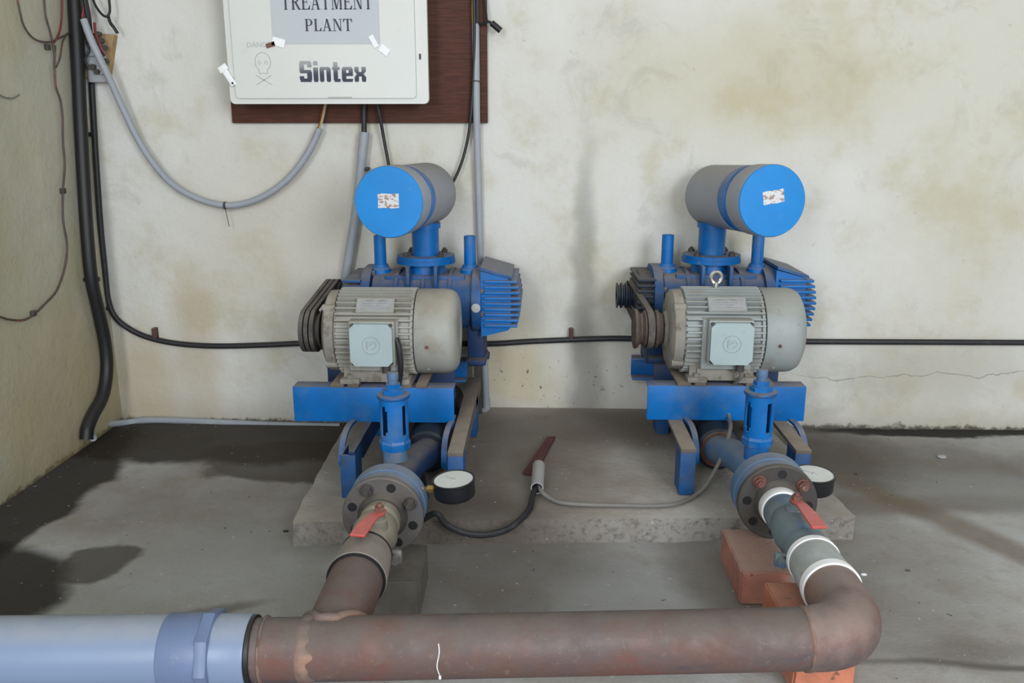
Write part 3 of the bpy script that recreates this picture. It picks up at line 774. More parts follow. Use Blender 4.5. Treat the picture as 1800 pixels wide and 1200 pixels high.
def gauge(U):
    c = on(*U['gp'], .242); x0 = U['x'] + U['cvx']
    t = thing('pressure_gauge', U['g'], 'gauge', (c.x, c.y, .195))
    tilt = Matrix.Translation(c) @ Matrix.Rotation(math.radians(3), 4, 'X') @ Matrix.Rotation(math.radians(U['gt']), 4, 'Y')
    cs = MB().lathe((0, 0, -.046), (0, 0, 1), [(0, 0), (0, .047), (.004, .051), (.008, .052), (.040, .052), (.042, .0545), (.047, .0545), (.047, .050), (.043, .049), (.043, 0)], 56).xf(tilt)
    part('case', cs, 'gauge_black', t)
    part('dial', MB().cyl((0, 0, -.0035), (0, 0, -.0005), .0492, seg=56).xf(tilt), 'dial_white', t, 'white dial face')
    mk = MB()
    for k in range(28):
        a = math.radians(-135 + 270 * k / 27 + 200); L = .007 if k % 3 == 0 else .004
        mm = Matrix.Rotation(a, 4, 'Z'); mk.box(.040 - L, .040, -.0004, .0004, -.0005, -.0002, mat=mm)
    mk.xf(tilt)
    part('scale_marks', mk, 'faint_ink', t)
    part('needle', MB().box(-.010, .030, -.0008, .0008, -.0004, .0006, mat=Matrix.Rotation(2.4, 4, 'Z')).cyl((0, 0, -.0005), (0, 0, .0018), .004, seg=14).xf(tilt), 'faint_ink', t)
    gx = c.x - .052 * (1 if c.x > x0 else -1)
    yb = U['cv'] + .075
    part('stem', MB().hexa((c.x - .05, c.y, c.z - .026), (c.x - .066, c.y, c.z - .027), .010).tube([(c.x - .06, c.y, c.z - .027), (c.x - .085, c.y, c.z - .03), (x0 + .085, yb, .225), (x0 + .07, yb, .215)], .007, 10, 4), 'brass', t, 'brass gauge stem')

UL = dict(x=-.388, dy=0.0, chan=(-.372, .128), rails=(-.152, .155), lug=-1, mx=-.287, mp=(-.361, -.296, .064), grooves=3, pmat='iron_dark', plab='dark motor pulley',
          bp=(-.355, -.282, .050), bgrooves=3, eye=False, ff=(-.452, 2.56, .885), fr=(-.401, 2.9, .882), rv=2.17, dx=.05, slots=(232, 328, 100), rvx=0.0, cv=1.898, cvx=.012, ba=5, bolts=(1, 1, 0, 0), flm='flange_grey',
          blm='iron_dark', bll='dark flange bolt', gs=1, gp=(797, 842), gt=-4, st=(.066, .044, 0, 0, .004),
          n='blue steel skid frame on the plinth carrying the motor below the wall panel',
          m='dusty grey-green finned motor below the wall panel', b='dirty blue blower behind the left motor, with a pale round sight glass at right',
          f='blue-capped grey air filter nearer the wall panel, turned slightly left', d='dark blue discharge drum under the blower frame nearer the corner with black conduits',
          r='blue slotted relief valve in front of the motor below the wall panel', c='bluish check valve with dark flange behind the cream-coloured ball valve',
          g='black pressure gauge with its whole white dial showing, right of the cream ball valve')
UR = dict(x=.590, dy=.05, chan=(-.250, .238), rails=(-.160, .165), lug=1, mx=-.194, mp=(-.288, -.196, .064), grooves=2, pmat='pulley_brown', plab='rust-brown motor pulley',
          bp=(-.318, -.270, .045), bgrooves=3, eye=True, ff=(.690, 2.58, .890), fr=(.604, 2.95, .876), rv=2.23, dx=-.035, slots=(208, 302, 75), rvx=.012, cv=2.005, cvx=.014, ba=18, bolts=(1, 1, 0, 0), flm='iron_dark',
          blm='bolt_rust', bll='rusty flange bolt with pale washer', gs=1, gp=(1430, 832), gt=0, st=(.068, .040, .14, .002, .012),
          n='blue steel skid frame on the end of the plinth near the red bricks',
          m='cleaner grey-green finned motor with a shiny lifting eye and rusty pulley', b='blue blower with dark drive end and exposed grooved pulley, near the bare wall',
          f='blue-capped grey air filter swung to the right, away from the wall panel', d='dark blue discharge drum with rusty face behind the relief valve near the red bricks',
          r='blue slotted relief valve above the flange resting on the red brick', c='bluish check valve whose rusty-bolted flange rests on the red brick',
          g='white-faced black pressure gauge partly hidden by the flange above the red brick')
for U in (UL, UR):
    base_frame(U); motor(U); blower(U); air_filter(U); discharge(U); relief_valve(U); check_valve(U); gauge(U)

# drive belts
x = UL['x']
for k in range(3):
    lp = belt_path((2.62, .478), .056, (2.91, .53), .046)
    w = .050 / 3
    single('drive_belt', belt_mesh(x - .361 + k * w + .002, x - .361 + (k + 1) * w - .002, lp, .014, .006), 'rubber',
           ('outermost dusty V-belt on the three-belt drive of the motor below the wall panel', 'middle dusty V-belt of the three side by side on the left motor drive',
            'inner dusty V-belt next to the motor end bell, of the three side by side')[k], 'belt', group='V-belts on the left motor drive')
x = UR['x']
single('drive_belt', belt_mesh(x - .246, x - .226, belt_path((2.67, .478), .0535, (2.96, .53), .040), .012, -.038), 'rubber',
       'single slack dusty V-belt on the rusty motor pulley', 'belt')

# ------------------------------------------------------------------ ball valves, couplings, header pipe
def ball_valve(label, x, ys, ya, yb, m, z=.185, hy=.13, hx=-.02, sx=0.0, seg=40):
    t = thing('ball_valve', label, 'valve', (x, ys, z - .06))
    D = (0, -1, 0); L = ya - yb
    bd = MB().lathe((x, ya, z), D, [(0, .03), (0, .047), (L * .10, .049), (L * .18, .049), (L * .22, .043), (L * .34, .050), (L * .5, .054), (L * .66, .050), (L * .78, .043), (L * .82, .050), (L * .97, .050), (L, .047), (L, .03)], seg)
    bd.lathe((x + sx * .6, ys, z + .035), (sx * 6, 0, 1), [(0, .026), (.02, .022), (.024, .017), (.034, .016)], 20)
    part('valve_body', bd, m, t)
    for s in (-1, 1):
        for yy in (ya - L * .9,):
            part('body_bolt', MB().cyl((x + s * .06, yy + .018, z - .018), (x + s * .06, yy - .02, z - .018), .011, seg=12).box(x + s * .06 - .014, x + s * .06 + .014, yy - .006, yy + .006, z - .034, z - .002, .003).box(x + min(s * .03, s * .06), x + max(s * .03, s * .06), yy - .006, yy + .006, z - .026, z - .008), 'bolt_steel' if m == 'valve_cream' else 'valve_bluegrey', t)
    x += sx
    part('stem_nut', MB().cyl((x, ys, z + .066), (x, ys, z + .078), .011, seg=12).hexa((x, ys, z + .076), (x, ys, z + .086), .012).cyl((x, ys, z + .085), (x, ys, z + .093), .006, seg=10), 'bolt_rust', t, 'rusty stem nut')
    h = [Vector((x, ys + .012, z + .072)), Vector((x, ys - .012, z + .073)), Vector((x + hx * .35, ys - .035, z + .078)), Vector((x + hx * .7, ys - hy * .6, z + .080)), Vector((x + hx, ys - hy, z + .078))]
    hb = MB(); b = bmesh.new(); prev = None; ws = [.026, .028, .026, .034, .034]
    for i, p in enumerate(h):
        d = (h[min(i + 1, 4)] - h[max(i - 1, 0)]).normalized(); sd = d.cross(Vector((0, 0, 1))).normalized(); up = sd.cross(d)
        q = [b.verts.new(p + sd * ws[i] / 2 * a + up * .003 * c) for a, c in ((-1, -1), (1, -1), (1, 1), (-1, 1))]
        if prev:
            for k in range(4): b.faces.new((prev[k], prev[(k + 1) % 4], q[(k + 1) % 4], q[k]))
        else: b.faces.new(q)
        prev = q
    b.faces.new(prev); bmesh.ops.recalc_face_normals(b, faces=b.faces)
    bmesh.ops.bevel(b, geom=b.edges[:], offset=.0015, segments=1, affect='EDGES')
    hb.add(b)
    part('lever_handle', hb, 'handle_red', t, 'red flat lever handle')
    return t

BLX, BRX, PZ = -.377, .603, .185
ball_valve('cream-grey ball valve with red lever pointing towards the rusty tee', BLX, 1.770, 1.886, 1.715, 'valve_cream', hx=-.024, sx=.020)
ball_valve('blue-grey ball valve with red lever between two white tape rings', BRX, 1.86, 1.958, 1.722, 'valve_bluegrey', hx=.006, hy=.15)

t = thing('pipe_coupling', 'dusty cream-grey pipe coupling between the ball valve and rusty tee', 'pipe fitting', (BLX, 1.65, .12))
part('sleeve', MB().lathe((BLX, 1.716, PZ), (0, -1, 0), [(0, .03), (0, .047), (.012, .049), (.014, .056), (.055, .060), (.118, .064), (.120, .062), (.120, .03)], 48), 'coupling_cream', t)
part('gasket', MB().ring((BLX, 1.7005, PZ), (BLX, 1.706, PZ), .0575, .045, 48), 'black_rubber', t, 'dark gasket line')
part('end_gasket', MB().ring((BLX, 1.593, PZ), (BLX, 1.5975, PZ), .0625, .045, 48), 'black_rubber', t)
t = thing('pipe_nipple', 'grey galvanised pipe nipple wrapped with white sealing tape before the rusty elbow', 'pipe fitting', (BRX, 1.65, .12))
part('barrel', MB().lathe((BRX, 1.716, PZ), (0, -1, 0), [(0, .03), (0, .053), (.004, .0545), (.112, .0575), (.116, .056), (.116, .03)], 48), 'galvanised', t)
part('tape_ring', MB().lathe((BRX, 1.7235, PZ), (0, -1, 0), [(0, .04), (0, .054), (.003, .0565), (.019, .0575), (.020, .05)], 48), 'tape_white', t, 'white thread tape')
part('tape_ring', MB().lathe((BRX, 1.610, PZ), (0, -1, 0), [(0, .04), (0, .0585), (.002, .0605), (.022, .0615), (.024, .055)], 48), 'tape_white', t, 'white thread tape')
t = thing('thread_tape', 'white sealing tape ring between dark flange and blue-grey ball valve', 'tape', (BRX, 1.97, .135))
part('winding', MB().lathe((BRX, 1.9905, PZ), (0, -1, 0), [(0, .036), (0, .050), (.003, .0515), (.030, .0505), (.032, .047)], 48), 'tape_white', t)

# header: butt-welded steel pipe with a branch on the left and an elbow on the right
A = Vector((-.512, 1.345, PZ)); B = Vector((.493, 1.413, PZ)); ax = (B - A).normalized()
t = thing('rusty_header_pipe', 'thick rusty steel header pipe lying across the foreground, from grey plastic pipe to elbow', 'pipe', (0, 1.38, .12))
part('main_pipe', MB().cyl(A, B, .0565, seg=64), 'rusty_pipe', t)
tp = A + ax * ((BLX - A.x) / ax.x)
part('branch', MB().cyl((BLX, tp.y, PZ), (BLX, 1.5965, PZ), .0565, seg=56), 'rusty_pipe', t)
R0 = .108; sub = []
e0 = B; e1 = Vector((BRX, 1.592, PZ)); cen = None
pts = [B - ax * .004]
for k in range(1, 14):
    u = k / 14
    c = B.lerp(Vector((BRX, B.y + (BRX - B.x) * ax.y, PZ)), 1)
    p = (1 - u) ** 2 * B + 2 * u * (1 - u) * Vector((BRX + .003, B.y + .006, PZ)) + u * u * Vector((BRX, 1.535, PZ)); pts.append(p)
pts += [Vector((BRX, 1.535, PZ)), Vector((BRX, 1.588, PZ))]
part('elbow', MB().add(sweep(pts, [.0575 + .0045 * math.sin(math.pi * min(1, i / (len(pts) - 2))) for i in range(len(pts))], 56)), 'rusty_elbow', t, 'smoother brown rusty elbow')
def bead(c, d, r, w):
    b = bmesh.new(); d = d.normalized(); a = d.orthogonal().normalized(); cc = d.cross(a); seg = 72; RR = []
    for j, (tt, h) in enumerate(((-w, -.002), (-w * .5, .0028), (0, .0042), (w * .5, .0028), (w, -.002))):
        row = []
        for k in range(seg):
            q = a * math.cos(2 * math.pi * k / seg) + cc * math.sin(2 * math.pi * k / seg)
            wob = noise.noise(Vector((math.cos(k * math.pi / 36) * 3, math.sin(k * math.pi / 36) * 3 + j * .5, c.x * 20))) 
            row.append(b.verts.new(c + d * (tt + wob * w * .6) + q * (r + h + .0026 * wob)))
        RR.append(row)
    for j in range(4):
        for k in range(seg): b.faces.new((RR[j][k], RR[j][(k + 1) % seg], RR[j + 1][(k + 1) % seg], RR[j + 1][k]))
    return MB().add(b)
part('weld_bead', bead(A + ax * .098, ax, .0565, .016), 'weld', t, 'lumpy pale weld bead', smooth=80)
part('weld_bead', bead(B, ax, .0560, .005), 'weld', t, smooth=80)
part('weld_bead', bead(A + ax * .022, ax, .0565, .004), 'weld', t, smooth=80)
sd = []
for k in range(48):                                   # saddle weld where the branch meets the header
    a = 2 * math.pi * k / 48; lx, lz = .060 * math.cos(a), .060 * math.sin(a)
    yy = tp.y + lx * ax.y / ax.x + math.sqrt(max(.0, .0575 ** 2 - min(.0574, abs(lz)) ** 2)) + .004
    sd.append(Vector((BLX + lx, yy, PZ + lz)))
part('weld_bead', MB().tube(sd, .0085, 8, 1, True), 'weld', t, smooth=80)
dr = []
for k in range(9):
    th = math.radians(38 - 68 * k / 8); cdr = A.lerp(B, .338)
    dr.append(cdr + Vector((.002 * math.sin(k), -.0568 * math.cos(th), .0568 * math.sin(th))))
part('paint_drip', MB().tube(dr, .0009, 6, 2).cyl(dr[-1] - Vector((0, .001, .003)), dr[-1] + Vector((0, -.001, .003)), .0024, seg=10), 'tape_white', t, 'thin white paint run')

# grey plastic pipe + union on the left
d2 = Vector((-1, -.05, 0)).normalized(); Pj = Vector((-.655, 1.338, .183))
single('plastic_pipe', MB().cyl(Pj, Pj + d2 * .945, .066, seg=64), 'pvc_grey', 'pale blue-grey plastic pipe running to the left wall in the foreground', 'pipe', Pj)
t = thing('pipe_adapter', 'blue-grey plastic threaded adapter joining plastic and rusty pipes', 'pipe fitting', (-.58, 1.34, .11))
part('socket', MB().lathe(Pj + d2 * .008, -d2, [(0, .05), (0, .0675), (.003, .069), (.070, .069), (.070, .05)], 64), 'pvc_dark', t)
part('hex_collar', MB().cyl(Pj - d2 * .060, Pj - d2 * .082, .0775, seg=8, bev=.003), 'pvc_dark', t)
part('threaded_end', MB().lathe(Pj - d2 * .0815, -d2, [(0, .05), (0, .066), (.056, .066), (.060, .064), (.060, .05)], 64), 'pvc_grey', t)
part('gasket', MB().ring(A - ax * .001, A + ax * .006, .062, .04, 48), 'black_rubber', t, 'dark gap at the joint')

# supports
def brick(name, x0, x1, y0, y1, z0, z1, rot, m, label, cat='brick'):
    b = bmesh.new(); bmesh.ops.create_cube(b, size=1)
    bmesh.ops.bevel(b, geom=b.edges[:], offset=.03, segments=2, affect='EDGES')
    bmesh.ops.subdivide_edges(b, edges=b.edges[:], cuts=4, use_grid_fill=True)
    for v in b.verts:
        n3 = noise.noise_vector(v.co * 5 + Vector((x0, y0, 0)) * 7) * .018
        v.co = Vector((v.co.x * (x1 - x0), v.co.y * (y1 - y0), v.co.z * (z1 - z0)))
        if v.co.z > -(z1 - z0) * .45: v.co += n3 * .12
    b.transform(Matrix.Translation(((x0 + x1) / 2, (y0 + y1) / 2, (z0 + z1) / 2)) @ Matrix.Rotation(rot, 4, 'Z'))
    return single(name, MB().add(b), m, label, cat, ((x0 + x1) / 2, (y0 + y1) / 2, z0), smooth=50)
brick('brick', .482, .600, 1.836, 2.066, 0, .084, 0, 'brick', 'dusty red brick under the flange, against the plinth')
brick('brick', .508, .630, 1.500, 1.735, 0, .121, .02, 'brick_orange', 'brighter orange-red brick standing under the rusty elbow')
brick('concrete_block', -.46, -.272, 1.76, 1.94, 0, .092, .02, 'block_grey', 'grey concrete block in shadow under the cream ball valve', 'block')

# things lying on the plinth
fb = MB().prism([(p.x, p.y) for p in (on(962, 769, .078), on(976, 768, .078), on(941, 833, .078), on(919, 831, .078))], (0, 0, .0735), (1, 0, 0), (0, 1, 0), (0, 0, 1), .008)
single('flat_bar', fb, 'purple_rust', 'rusty brown flat steel bar lying on the plinth between the blowers', 'steel bar')
c0, c1 = on(947, 818, .10), on(944, 858, .095)
t = thing('conduit_stub', 'short grey plastic conduit stub on the plinth with two cables inside', 'conduit', (c1.x, (c0.y + c1.y) / 2, .075))
part('tube', MB().ring(c0, c1, .0185, .0155, 24), 'conduit_pale', t)

# ------------------------------------------------------------------ motor cables
def cable(name, pts, r, m, label, cat='cable', sub=8, seg=10, group=None):
    return single(name, MB().tube(pts, r, seg, sub), m, label, cat, group=group)
gx = UL['x'] + UL['mx'] + .252
cable('power_cable', [(c0.x, c0.y - .02, .098), (c1.x - .004, c1.y + .02, .092), (c1.x - .012, c1.y - .03, .085), on(930, 895, .081), at(908, 919, 2.098), at(885, 933, 2.088), at(850, 940, 2.083), at(815, 936, 2.078), at(785, 922, 2.072), at(766, 902, 2.07), (-.312, 2.085, .084), (-.315, 2.15, .084), (-.318, 2.24, .084), (-.34, 2.33, .11), (-.39, 2.40, .19), (-.44, 2.475, .30), (gx - .002, 2.478, .345), (gx + .008, 2.462, .40), (gx + .006, 2.46, .46), (gx - .004, 2.468, .49)], .0085, 'cable_black', 'thick black cable looping off the plinth to the motor below the wall panel')
gx2 = UR['x'] + UR['mx'] + .222
cable('power_cable', [(c0.x + .004, c0.y - .02, .100), (c1.x + .007, c1.y + .01, .093), on(968, 876, .080), on(1000, 885, .078), on(1090, 888, .0785), on(1180, 887, .0785), on(1225, 868, .080), at(1250, 838, 2.33), at(1272, 795, 2.38), at(1281, 765, 2.42), at(1284, 748, 2.465), (.594, 2.535, .225), (.594, 2.578, .26), (gx2 - .012, 2.574, .315), (gx2 - .006, 2.548, .340), (gx2 - .001, 2.526, .362), (gx2, 2.518, .385)], .006, 'wire_grey', 'thin grey cable trailing over the plinth to the motor with rusty pulley')

# ------------------------------------------------------------------ wall: board, panel, notice
bl, br_ = at(408, 215, 3.064), at(857, 217, 3.064)
single('backboard', MB().box(bl.x, br_.x, 3.064, WY - .001, 1.117, 2.0, .002), 'board_brown', 'dark red-brown wooden backboard on the wall behind the white panel', 'board')
FY = 2.93
t = thing('electrical_panel', 'white plastic electrical panel box mounted on the brown board', 'panel box', (-.70, 3.0, 1.177))
def rprism(x0, x1, z0, z1, r, y0, y1):
    return MB().prism([(a + (x0 + x1) / 2, c + (z0 + z1) / 2) for a, c in rrect(x1 - x0, z1 - z0, r)], (0, y0, 0), (1, 0, 0), (0, 0, 1), (0, 1, 0), y1 - y0)
part('enclosure', rprism(-1.020, -.400, 1.182, 1.86, .012, FY + .016, 3.0635), 'panel_white', t)
part('rim', rprism(-1.036, -.371, 1.178, 1.866, .016, FY, FY + .022), 'panel_white', t)
part('door', rprism(-1.013, -.411, 1.196, 1.85, .012, FY - .010, FY + .002), 'panel_white', t)
part('scuff', MB().box(-.400, -.393, FY - .0008, FY + .002, 1.318, 1.336, 0, mat=Matrix.Identity(4)), 'ink', t, 'small dark scuff on the right rim')
# maker's lettering on the door
def stroke(mb, pts, w, y, th=.0008):
    for a, c in zip(pts[:-1], pts[1:]):
        a = Vector((a[0], 0, a[1])); c = Vector((c[0], 0, c[1])); d = (c - a).normalized(); n = Vector((-d.z, 0, d.x)) * w / 2
        mb.prism([((a + n).x, (a + n).z), ((c + n).x, (c + n).z), ((c - n).x, (c - n).z), ((a - n).x, (a - n).z)], (0, y - th, 0), (1, 0, 0), (0, 0, 1), (0, 1, 0), th)
def blocks(rects, o, s, y, th=.0008):
    mb = MB()
    for x0, z0, x1, z1 in rects: mb.prism([(o[0] + x0 * s, o[1] + z0 * s), (o[0] + x1 * s, o[1] + z0 * s), (o[0] + x1 * s, o[1] + z1 * s), (o[0] + x0 * s, o[1] + z1 * s)], (0, y - th, 0), (1, 0, 0), (0, 0, 1), (0, 1, 0), th)
    return mb
G = {'S': (.62, [(.03, 0, .59, .10), (0, .10, .62, .17), (0, .17, .22, .28), (.38, .17, .62, .42), (.03, .42, .62, .50), (0, .50, .58, .58), (0, .58, .24, .84), (.40, .70, .62, .84), (0, .84, .62, .92), (.04, .92, .58, 1)]),
     'i': (.24, [(.03, 0, .21, .05), (0, .05, .24, .70), (0, .80, .24, .95), (.03, .95, .21, 1)]),
     'n': (.56, [(.03, 0, .19, .05), (0, .05, .22, .58), (.37, 0, .53, .05), (.34, .05, .56, .58), (0, .58, .56, .66), (.02, .66, .50, .72)]),
     't': (.40, [(.10, 0, .40, .07), (.06, .07, .28, .58), (.28, .07, .40, .15), (0, .58, .38, .72), (.06, .72, .28, .95)]),
     'e': (.56, [(.04, 0, .53, .07), (0, .07, .56, .15), (0, .15, .22, .57), (.35, .43, .56, .57), (.22, .28, .56, .43), (0, .57, .56, .64), (.05, .64, .51, .72)]),
     'x': (.58, [(.02, 0, .19, .05), (0, .05, .22, .26), (.39, 0, .56, .05), (.36, .05, .58, .26), (.06, .26, .52, .34), (.12, .34, .46, .40), (.06, .40, .52, .48), (0, .48, .22, .72), (.36, .48, .58, .72)])}
DY = FY - .010
pen = -.795; s = .066
for ch in 'Sintex':
    w, rc = G[ch]
    part('letter', blocks(rc, (pen, 1.2475), s * .92 if False else s, DY), 'logo_ink', t, 'dark striped letter %s' % ch, smooth=20)
    pen += (w + .075) * s
sk = MB()
cx, cz = -.915, 1.305
circ = [(cx + .026 * math.cos(a * math.pi / 10), cz + .006 + .030 * math.sin(a * math.pi / 10)) for a in range(-2, 13)]
stroke(sk, circ + [(cx - .014, cz - .018), (cx - .014, cz - .030), (cx + .014, cz - .030), (cx + .014, cz - .018), circ[0]], .0022, DY)
for sx in (-.011, .011): stroke(sk, [(cx + sx + .005 * math.cos(a * math.pi / 4), cz + .004 + .005 * math.sin(a * math.pi / 4)) for a in range(9)], .0016, DY)
stroke(sk, [(cx - .026, cz - .036), (cx + .026, cz - .066)], .0028, DY); stroke(sk, [(cx + .026, cz - .036), (cx - .026, cz - .066)], .0028, DY)
part('skull_mark', sk, 'faint_ink', t, 'faint skull and crossbones warning mark', smooth=20)
tx = bpy.data.curves.new('warning', 'FONT'); tx.body = 'DANGER'; tx.size = .023; tx.extrude = .0004
to = bpy.data.objects.new('warning', tx); COL.objects.link(to)
bpy.context.view_layer.update()
me = bpy.data.meshes.new_from_object(to.evaluated_get(bpy.context.evaluated_depsgraph_get())); bpy.data.objects.remove(to)
b = bmesh.new(); b.from_mesh(me); b.transform(Matrix.Translation((-.965, DY - .0004, 1.357)) @ Matrix.Rotation(math.pi / 2, 4, 'X'))
part('warning_word', MB().add(b), 'faint_ink', t, 'faint word DANGER', smooth=20)
part('latch_mark', MB().box(-.705, -.625, DY - .001, DY + .001, 1.1965, 1.2005), 'faint_ink', t)

# paper notice with serif capitals
PY = DY - .0012
t = thing('paper_notice', 'grey-white printed paper notice taped on the door of the white panel', 'notice', (-.70, PY, 1.366))
pp = MB()
b = bmesh.new(); nx, nz = 20, 14; V = [[None] * (nz + 1) for _ in range(nx + 1)]
for i in range(nx + 1):
    for k in range(nz + 1):
        V[i][k] = b.verts.new((-.877 + (.352) * i / nx, PY - .0006 * (1 + noise.noise(Vector((i * .3, k * .4, 3)))), 1.366 + .28 * k / nz))
for i in range(nx):
    for k in range(nz): b.faces.new((V[i][k], V[i + 1][k], V[i + 1][k + 1], V[i][k + 1]))
pp.add(b)
part('sheet', pp, 'paper', t)
def serif_glyph(ch):
    T, N = .155, .055; o = []
    def rect(x0, z0, x1, z1): o.append([(x0, z0), (x1, z0), (x1, z1), (x0, z1)])
    def ser(xc, z, up): rect(xc - .15, z if up else z - .04, xc + .15, z + .04 if up else z)
    def stem(xc, w=T): rect(xc - w / 2, 0, xc + w / 2, 1); ser(xc, 0, True); ser(xc, 1, False)
    def diag(a, c, w): dx = c[0] - a[0]; o.append([(a[0] - w / 2, a[1]), (a[0] + w / 2, a[1]), (c[0] + w / 2, c[1]), (c[0] - w / 2, c[1])])
    def bowl(x0, zc, rx, rz):
        n = 10; pts = [(x0 + rx * math.sin(math.pi * k / n), zc + rz * math.cos(math.pi * k / n)) for k in range(n + 1)]
        inn = [(x0 + (rx - T) * math.sin(math.pi * k / n), zc + (rz - N) * math.cos(math.pi * k / n)) for k in range(n + 1)]
        for k in range(n): o.append([pts[k], pts[k + 1], inn[k + 1], inn[k]])
    if ch == 'T': rect(.03, .95, .77, 1); rect(.40 - T / 2, 0, .40 + T / 2, 1); ser(.40, 0, True); o.append([(.03, 1), (.0, .72), (.035, .72), (.16, .96)]); o.append([(.77, 1), (.80, .72), (.765, .72), (.64, .96)]); return .82, o
    if ch in 'RP':
        stem(.19); rect(.19, .95, .42, 1); zc = .74 if ch == 'R' else .72; rz = 1 - zc; rect(.19, zc - rz, .42, zc - rz + N); bowl(.40, zc, .30, rz)
        if ch == 'R': diag((.72, 0), (.40, .50), .17); rect(.66, 0, .86, .04); return .84, o
        return .74, o
    if ch == 'E': stem(.19); rect(.19, .95, .70, 1); rect(.19, .48, .52, .53); rect(.19, 0, .74, .05); o.append([(.70, 1), (.70, .74), (.67, .74), (.55, .96)]); o.append([(.74, 0), (.77, .28), (.735, .28), (.58, .04)]); rect(.50, .38, .53, .63); return .80, o
    if ch == 'A': diag((.12, 0), (.40, 1), .06); diag((.66, 0), (.40, 1), .16); rect(.22, .30, .56, .35); rect(0, 0, .26, .04); rect(.50, 0, .84, .04); return .84, o
    if ch == 'M': rect(.13, 0, .18, 1); ser(.155, 0, True); rect(.0, .96, .24, 1); diag((.49, .02), (.23, 1), .15); diag((.49, .02), (.80, 1), .06); rect(.78, 0, .93, 1); ser(.855, 0, True); rect(.76, .96, 1.01, 1); return 1.02, o
    if ch == 'N': rect(.13, 0, .18, 1); ser(.155, 0, True); rect(.0, .96, .24, 1); diag((.68, .02), (.22, .98), .16); rect(.69, .0, .74, 1); ser(.715, 1, False); return .88, o
    if ch == 'L': stem(.19); rect(.19, 0, .66, .05); o.append([(.66, 0), (.69, .30), (.655, .30), (.50, .04)]); return .72, o
def word(txt, x0, x1, z, h):
    gl = [serif_glyph(c) for c in txt]; gap = .05; tot = sum(g[0] for g in gl) + gap * (len(gl) - 1); sx = (x1 - x0) / tot; pen = x0
    for c, (w, polys) in zip(txt, gl):
        mb = MB()
        for p in polys: mb.prism([(pen + a * sx, z + b_ * h) for a, b_ in p], (0, PY - .0022, 0), (1, 0, 0), (0, 0, 1), (0, 1, 0), .0006)
        part('letter', mb, 'ink', t, 'printed letter %s' % c, smooth=20); pen += (w + gap) * sx
word('TREATMENT', -.842, -.543, 1.472, .046)
word('PLANT', -.769, -.612, 1.406, .037)
def tape(x, z, w, h, rot):
    m = Matrix.Translation((x, PY - .0026, z)) @ Matrix.Rotation(rot, 4, 'Y'); return MB().box(-w / 2, w / 2, -.0005, .0005, -h / 2, h / 2, mat=m)
part('tape_piece', tape(-.858, 1.372, .042, .026, .25), 'tape_white', t, 'white tape at the corner')
part('tape_piece', tape(-.545, 1.374, .016, .040, -.5), 'tape_white', t, 'white tape at the corner')
part('tape_piece', tape(-.511, 1.347, .034, .024, .65), 'tape_white', t, 'white tape at the corner')
part('torn_tape', tape(-.885, 1.364, .030, .014, -.3), 'bolt_rust', t, 'brown torn scrap by the corner')

m = Matrix.Translation((-1.035, FY - .004, 1.268)) @ Matrix.Rotation(-.55, 4, 'Y')
t = thing('panel_latch', 'bright white plastic latch key sticking out from the left edge of the panel', 'latch', (-1.035, FY, 1.24))
part('key_body', MB().box(-.010, .010, -.008, .004, -.036, .036, .003, mat=m), 'tape_white', t)
part('key_head', MB().box(-.016, .016, -.010, -.002, .016, .038, .003, mat=m), 'tape_white', t)
part('key_hole', MB().cyl((0, -.0085, -.028), (0, -.0075, -.028), .004, seg=12).xf(m), 'ink', t)

# ------------------------------------------------------------------ conduits and wires on the walls
def wallp(pts, gap): return [at(px, py, WY - gap) for px, py in pts]
t = thing('flexible_conduit', 'grey flexible conduit sagging in a long loop from the corner to the white panel', 'conduit', at(395, 360, 3.04))
pth = [at(147, 34, 2.985), at(160, 70, 2.985), at(178, 108, 2.995), at(196, 146, 3.01), at(214, 186, 3.025)] + wallp([(240, 240), (266, 282), (300, 321), (345, 348), (398, 361), (445, 353), (485, 332), (518, 302), (545, 263), (562, 226)], .045)
part('hose', MB().tube(pth, .0118, 14, 8), 'conduit_grey', t)
for k, (mm, o) in enumerate((('wire_red', -.004), ('wire_yellow', .0), ('conduit_pale', .004))):
    part('core_wire', MB().tube([at(559, 231, WY - .045) + Vector((o, 0, 0)), at(565, 212, 3.04) + Vector((o, 0, 0)), at(571, 190, 3.03) + Vector((o, 0, .01)), at(573, 178, 3.03) + Vector((o, 0, .01))], .0024, 8, 5), mm, t, ('red', 'yellow', 'pale')[k] + ' wire core')
part('tie_wire', MB().ring(at(394, 361, WY - .045), at(398, 361, WY - .045), .0135, .011, 20).tube(wallp([(396, 366), (399, 380), (403, 398)], .045), .0014, 6, 4), 'iron_dark', t)

t = thing('conduit', 'wider grey conduit dropping from under the panel behind the left air filter', 'conduit', at(610, 480, 3.04))
part('tube', MB().tube(wallp([(641, 232), (637, 270), (631, 330), (624, 385), (615, 440), (607, 490), (600, 540), (596, 600)], .04), .0172, 16, 8), 'conduit_grey', t)
part('cable_tail', MB().tube(wallp([(640, 238), (640, 215), (640, 195), (641, 182)], .04), .0095, 10, 4), 'cable_black', t, 'black cable entering the panel')
part('clip', MB().box(*(lambda c: (c.x - .012, c.x + .014, c.y - .008, c.y + .03, c.z - .006, c.z + .006))(at(641, 297, 3.045)), .002), 'black_rubber', t)

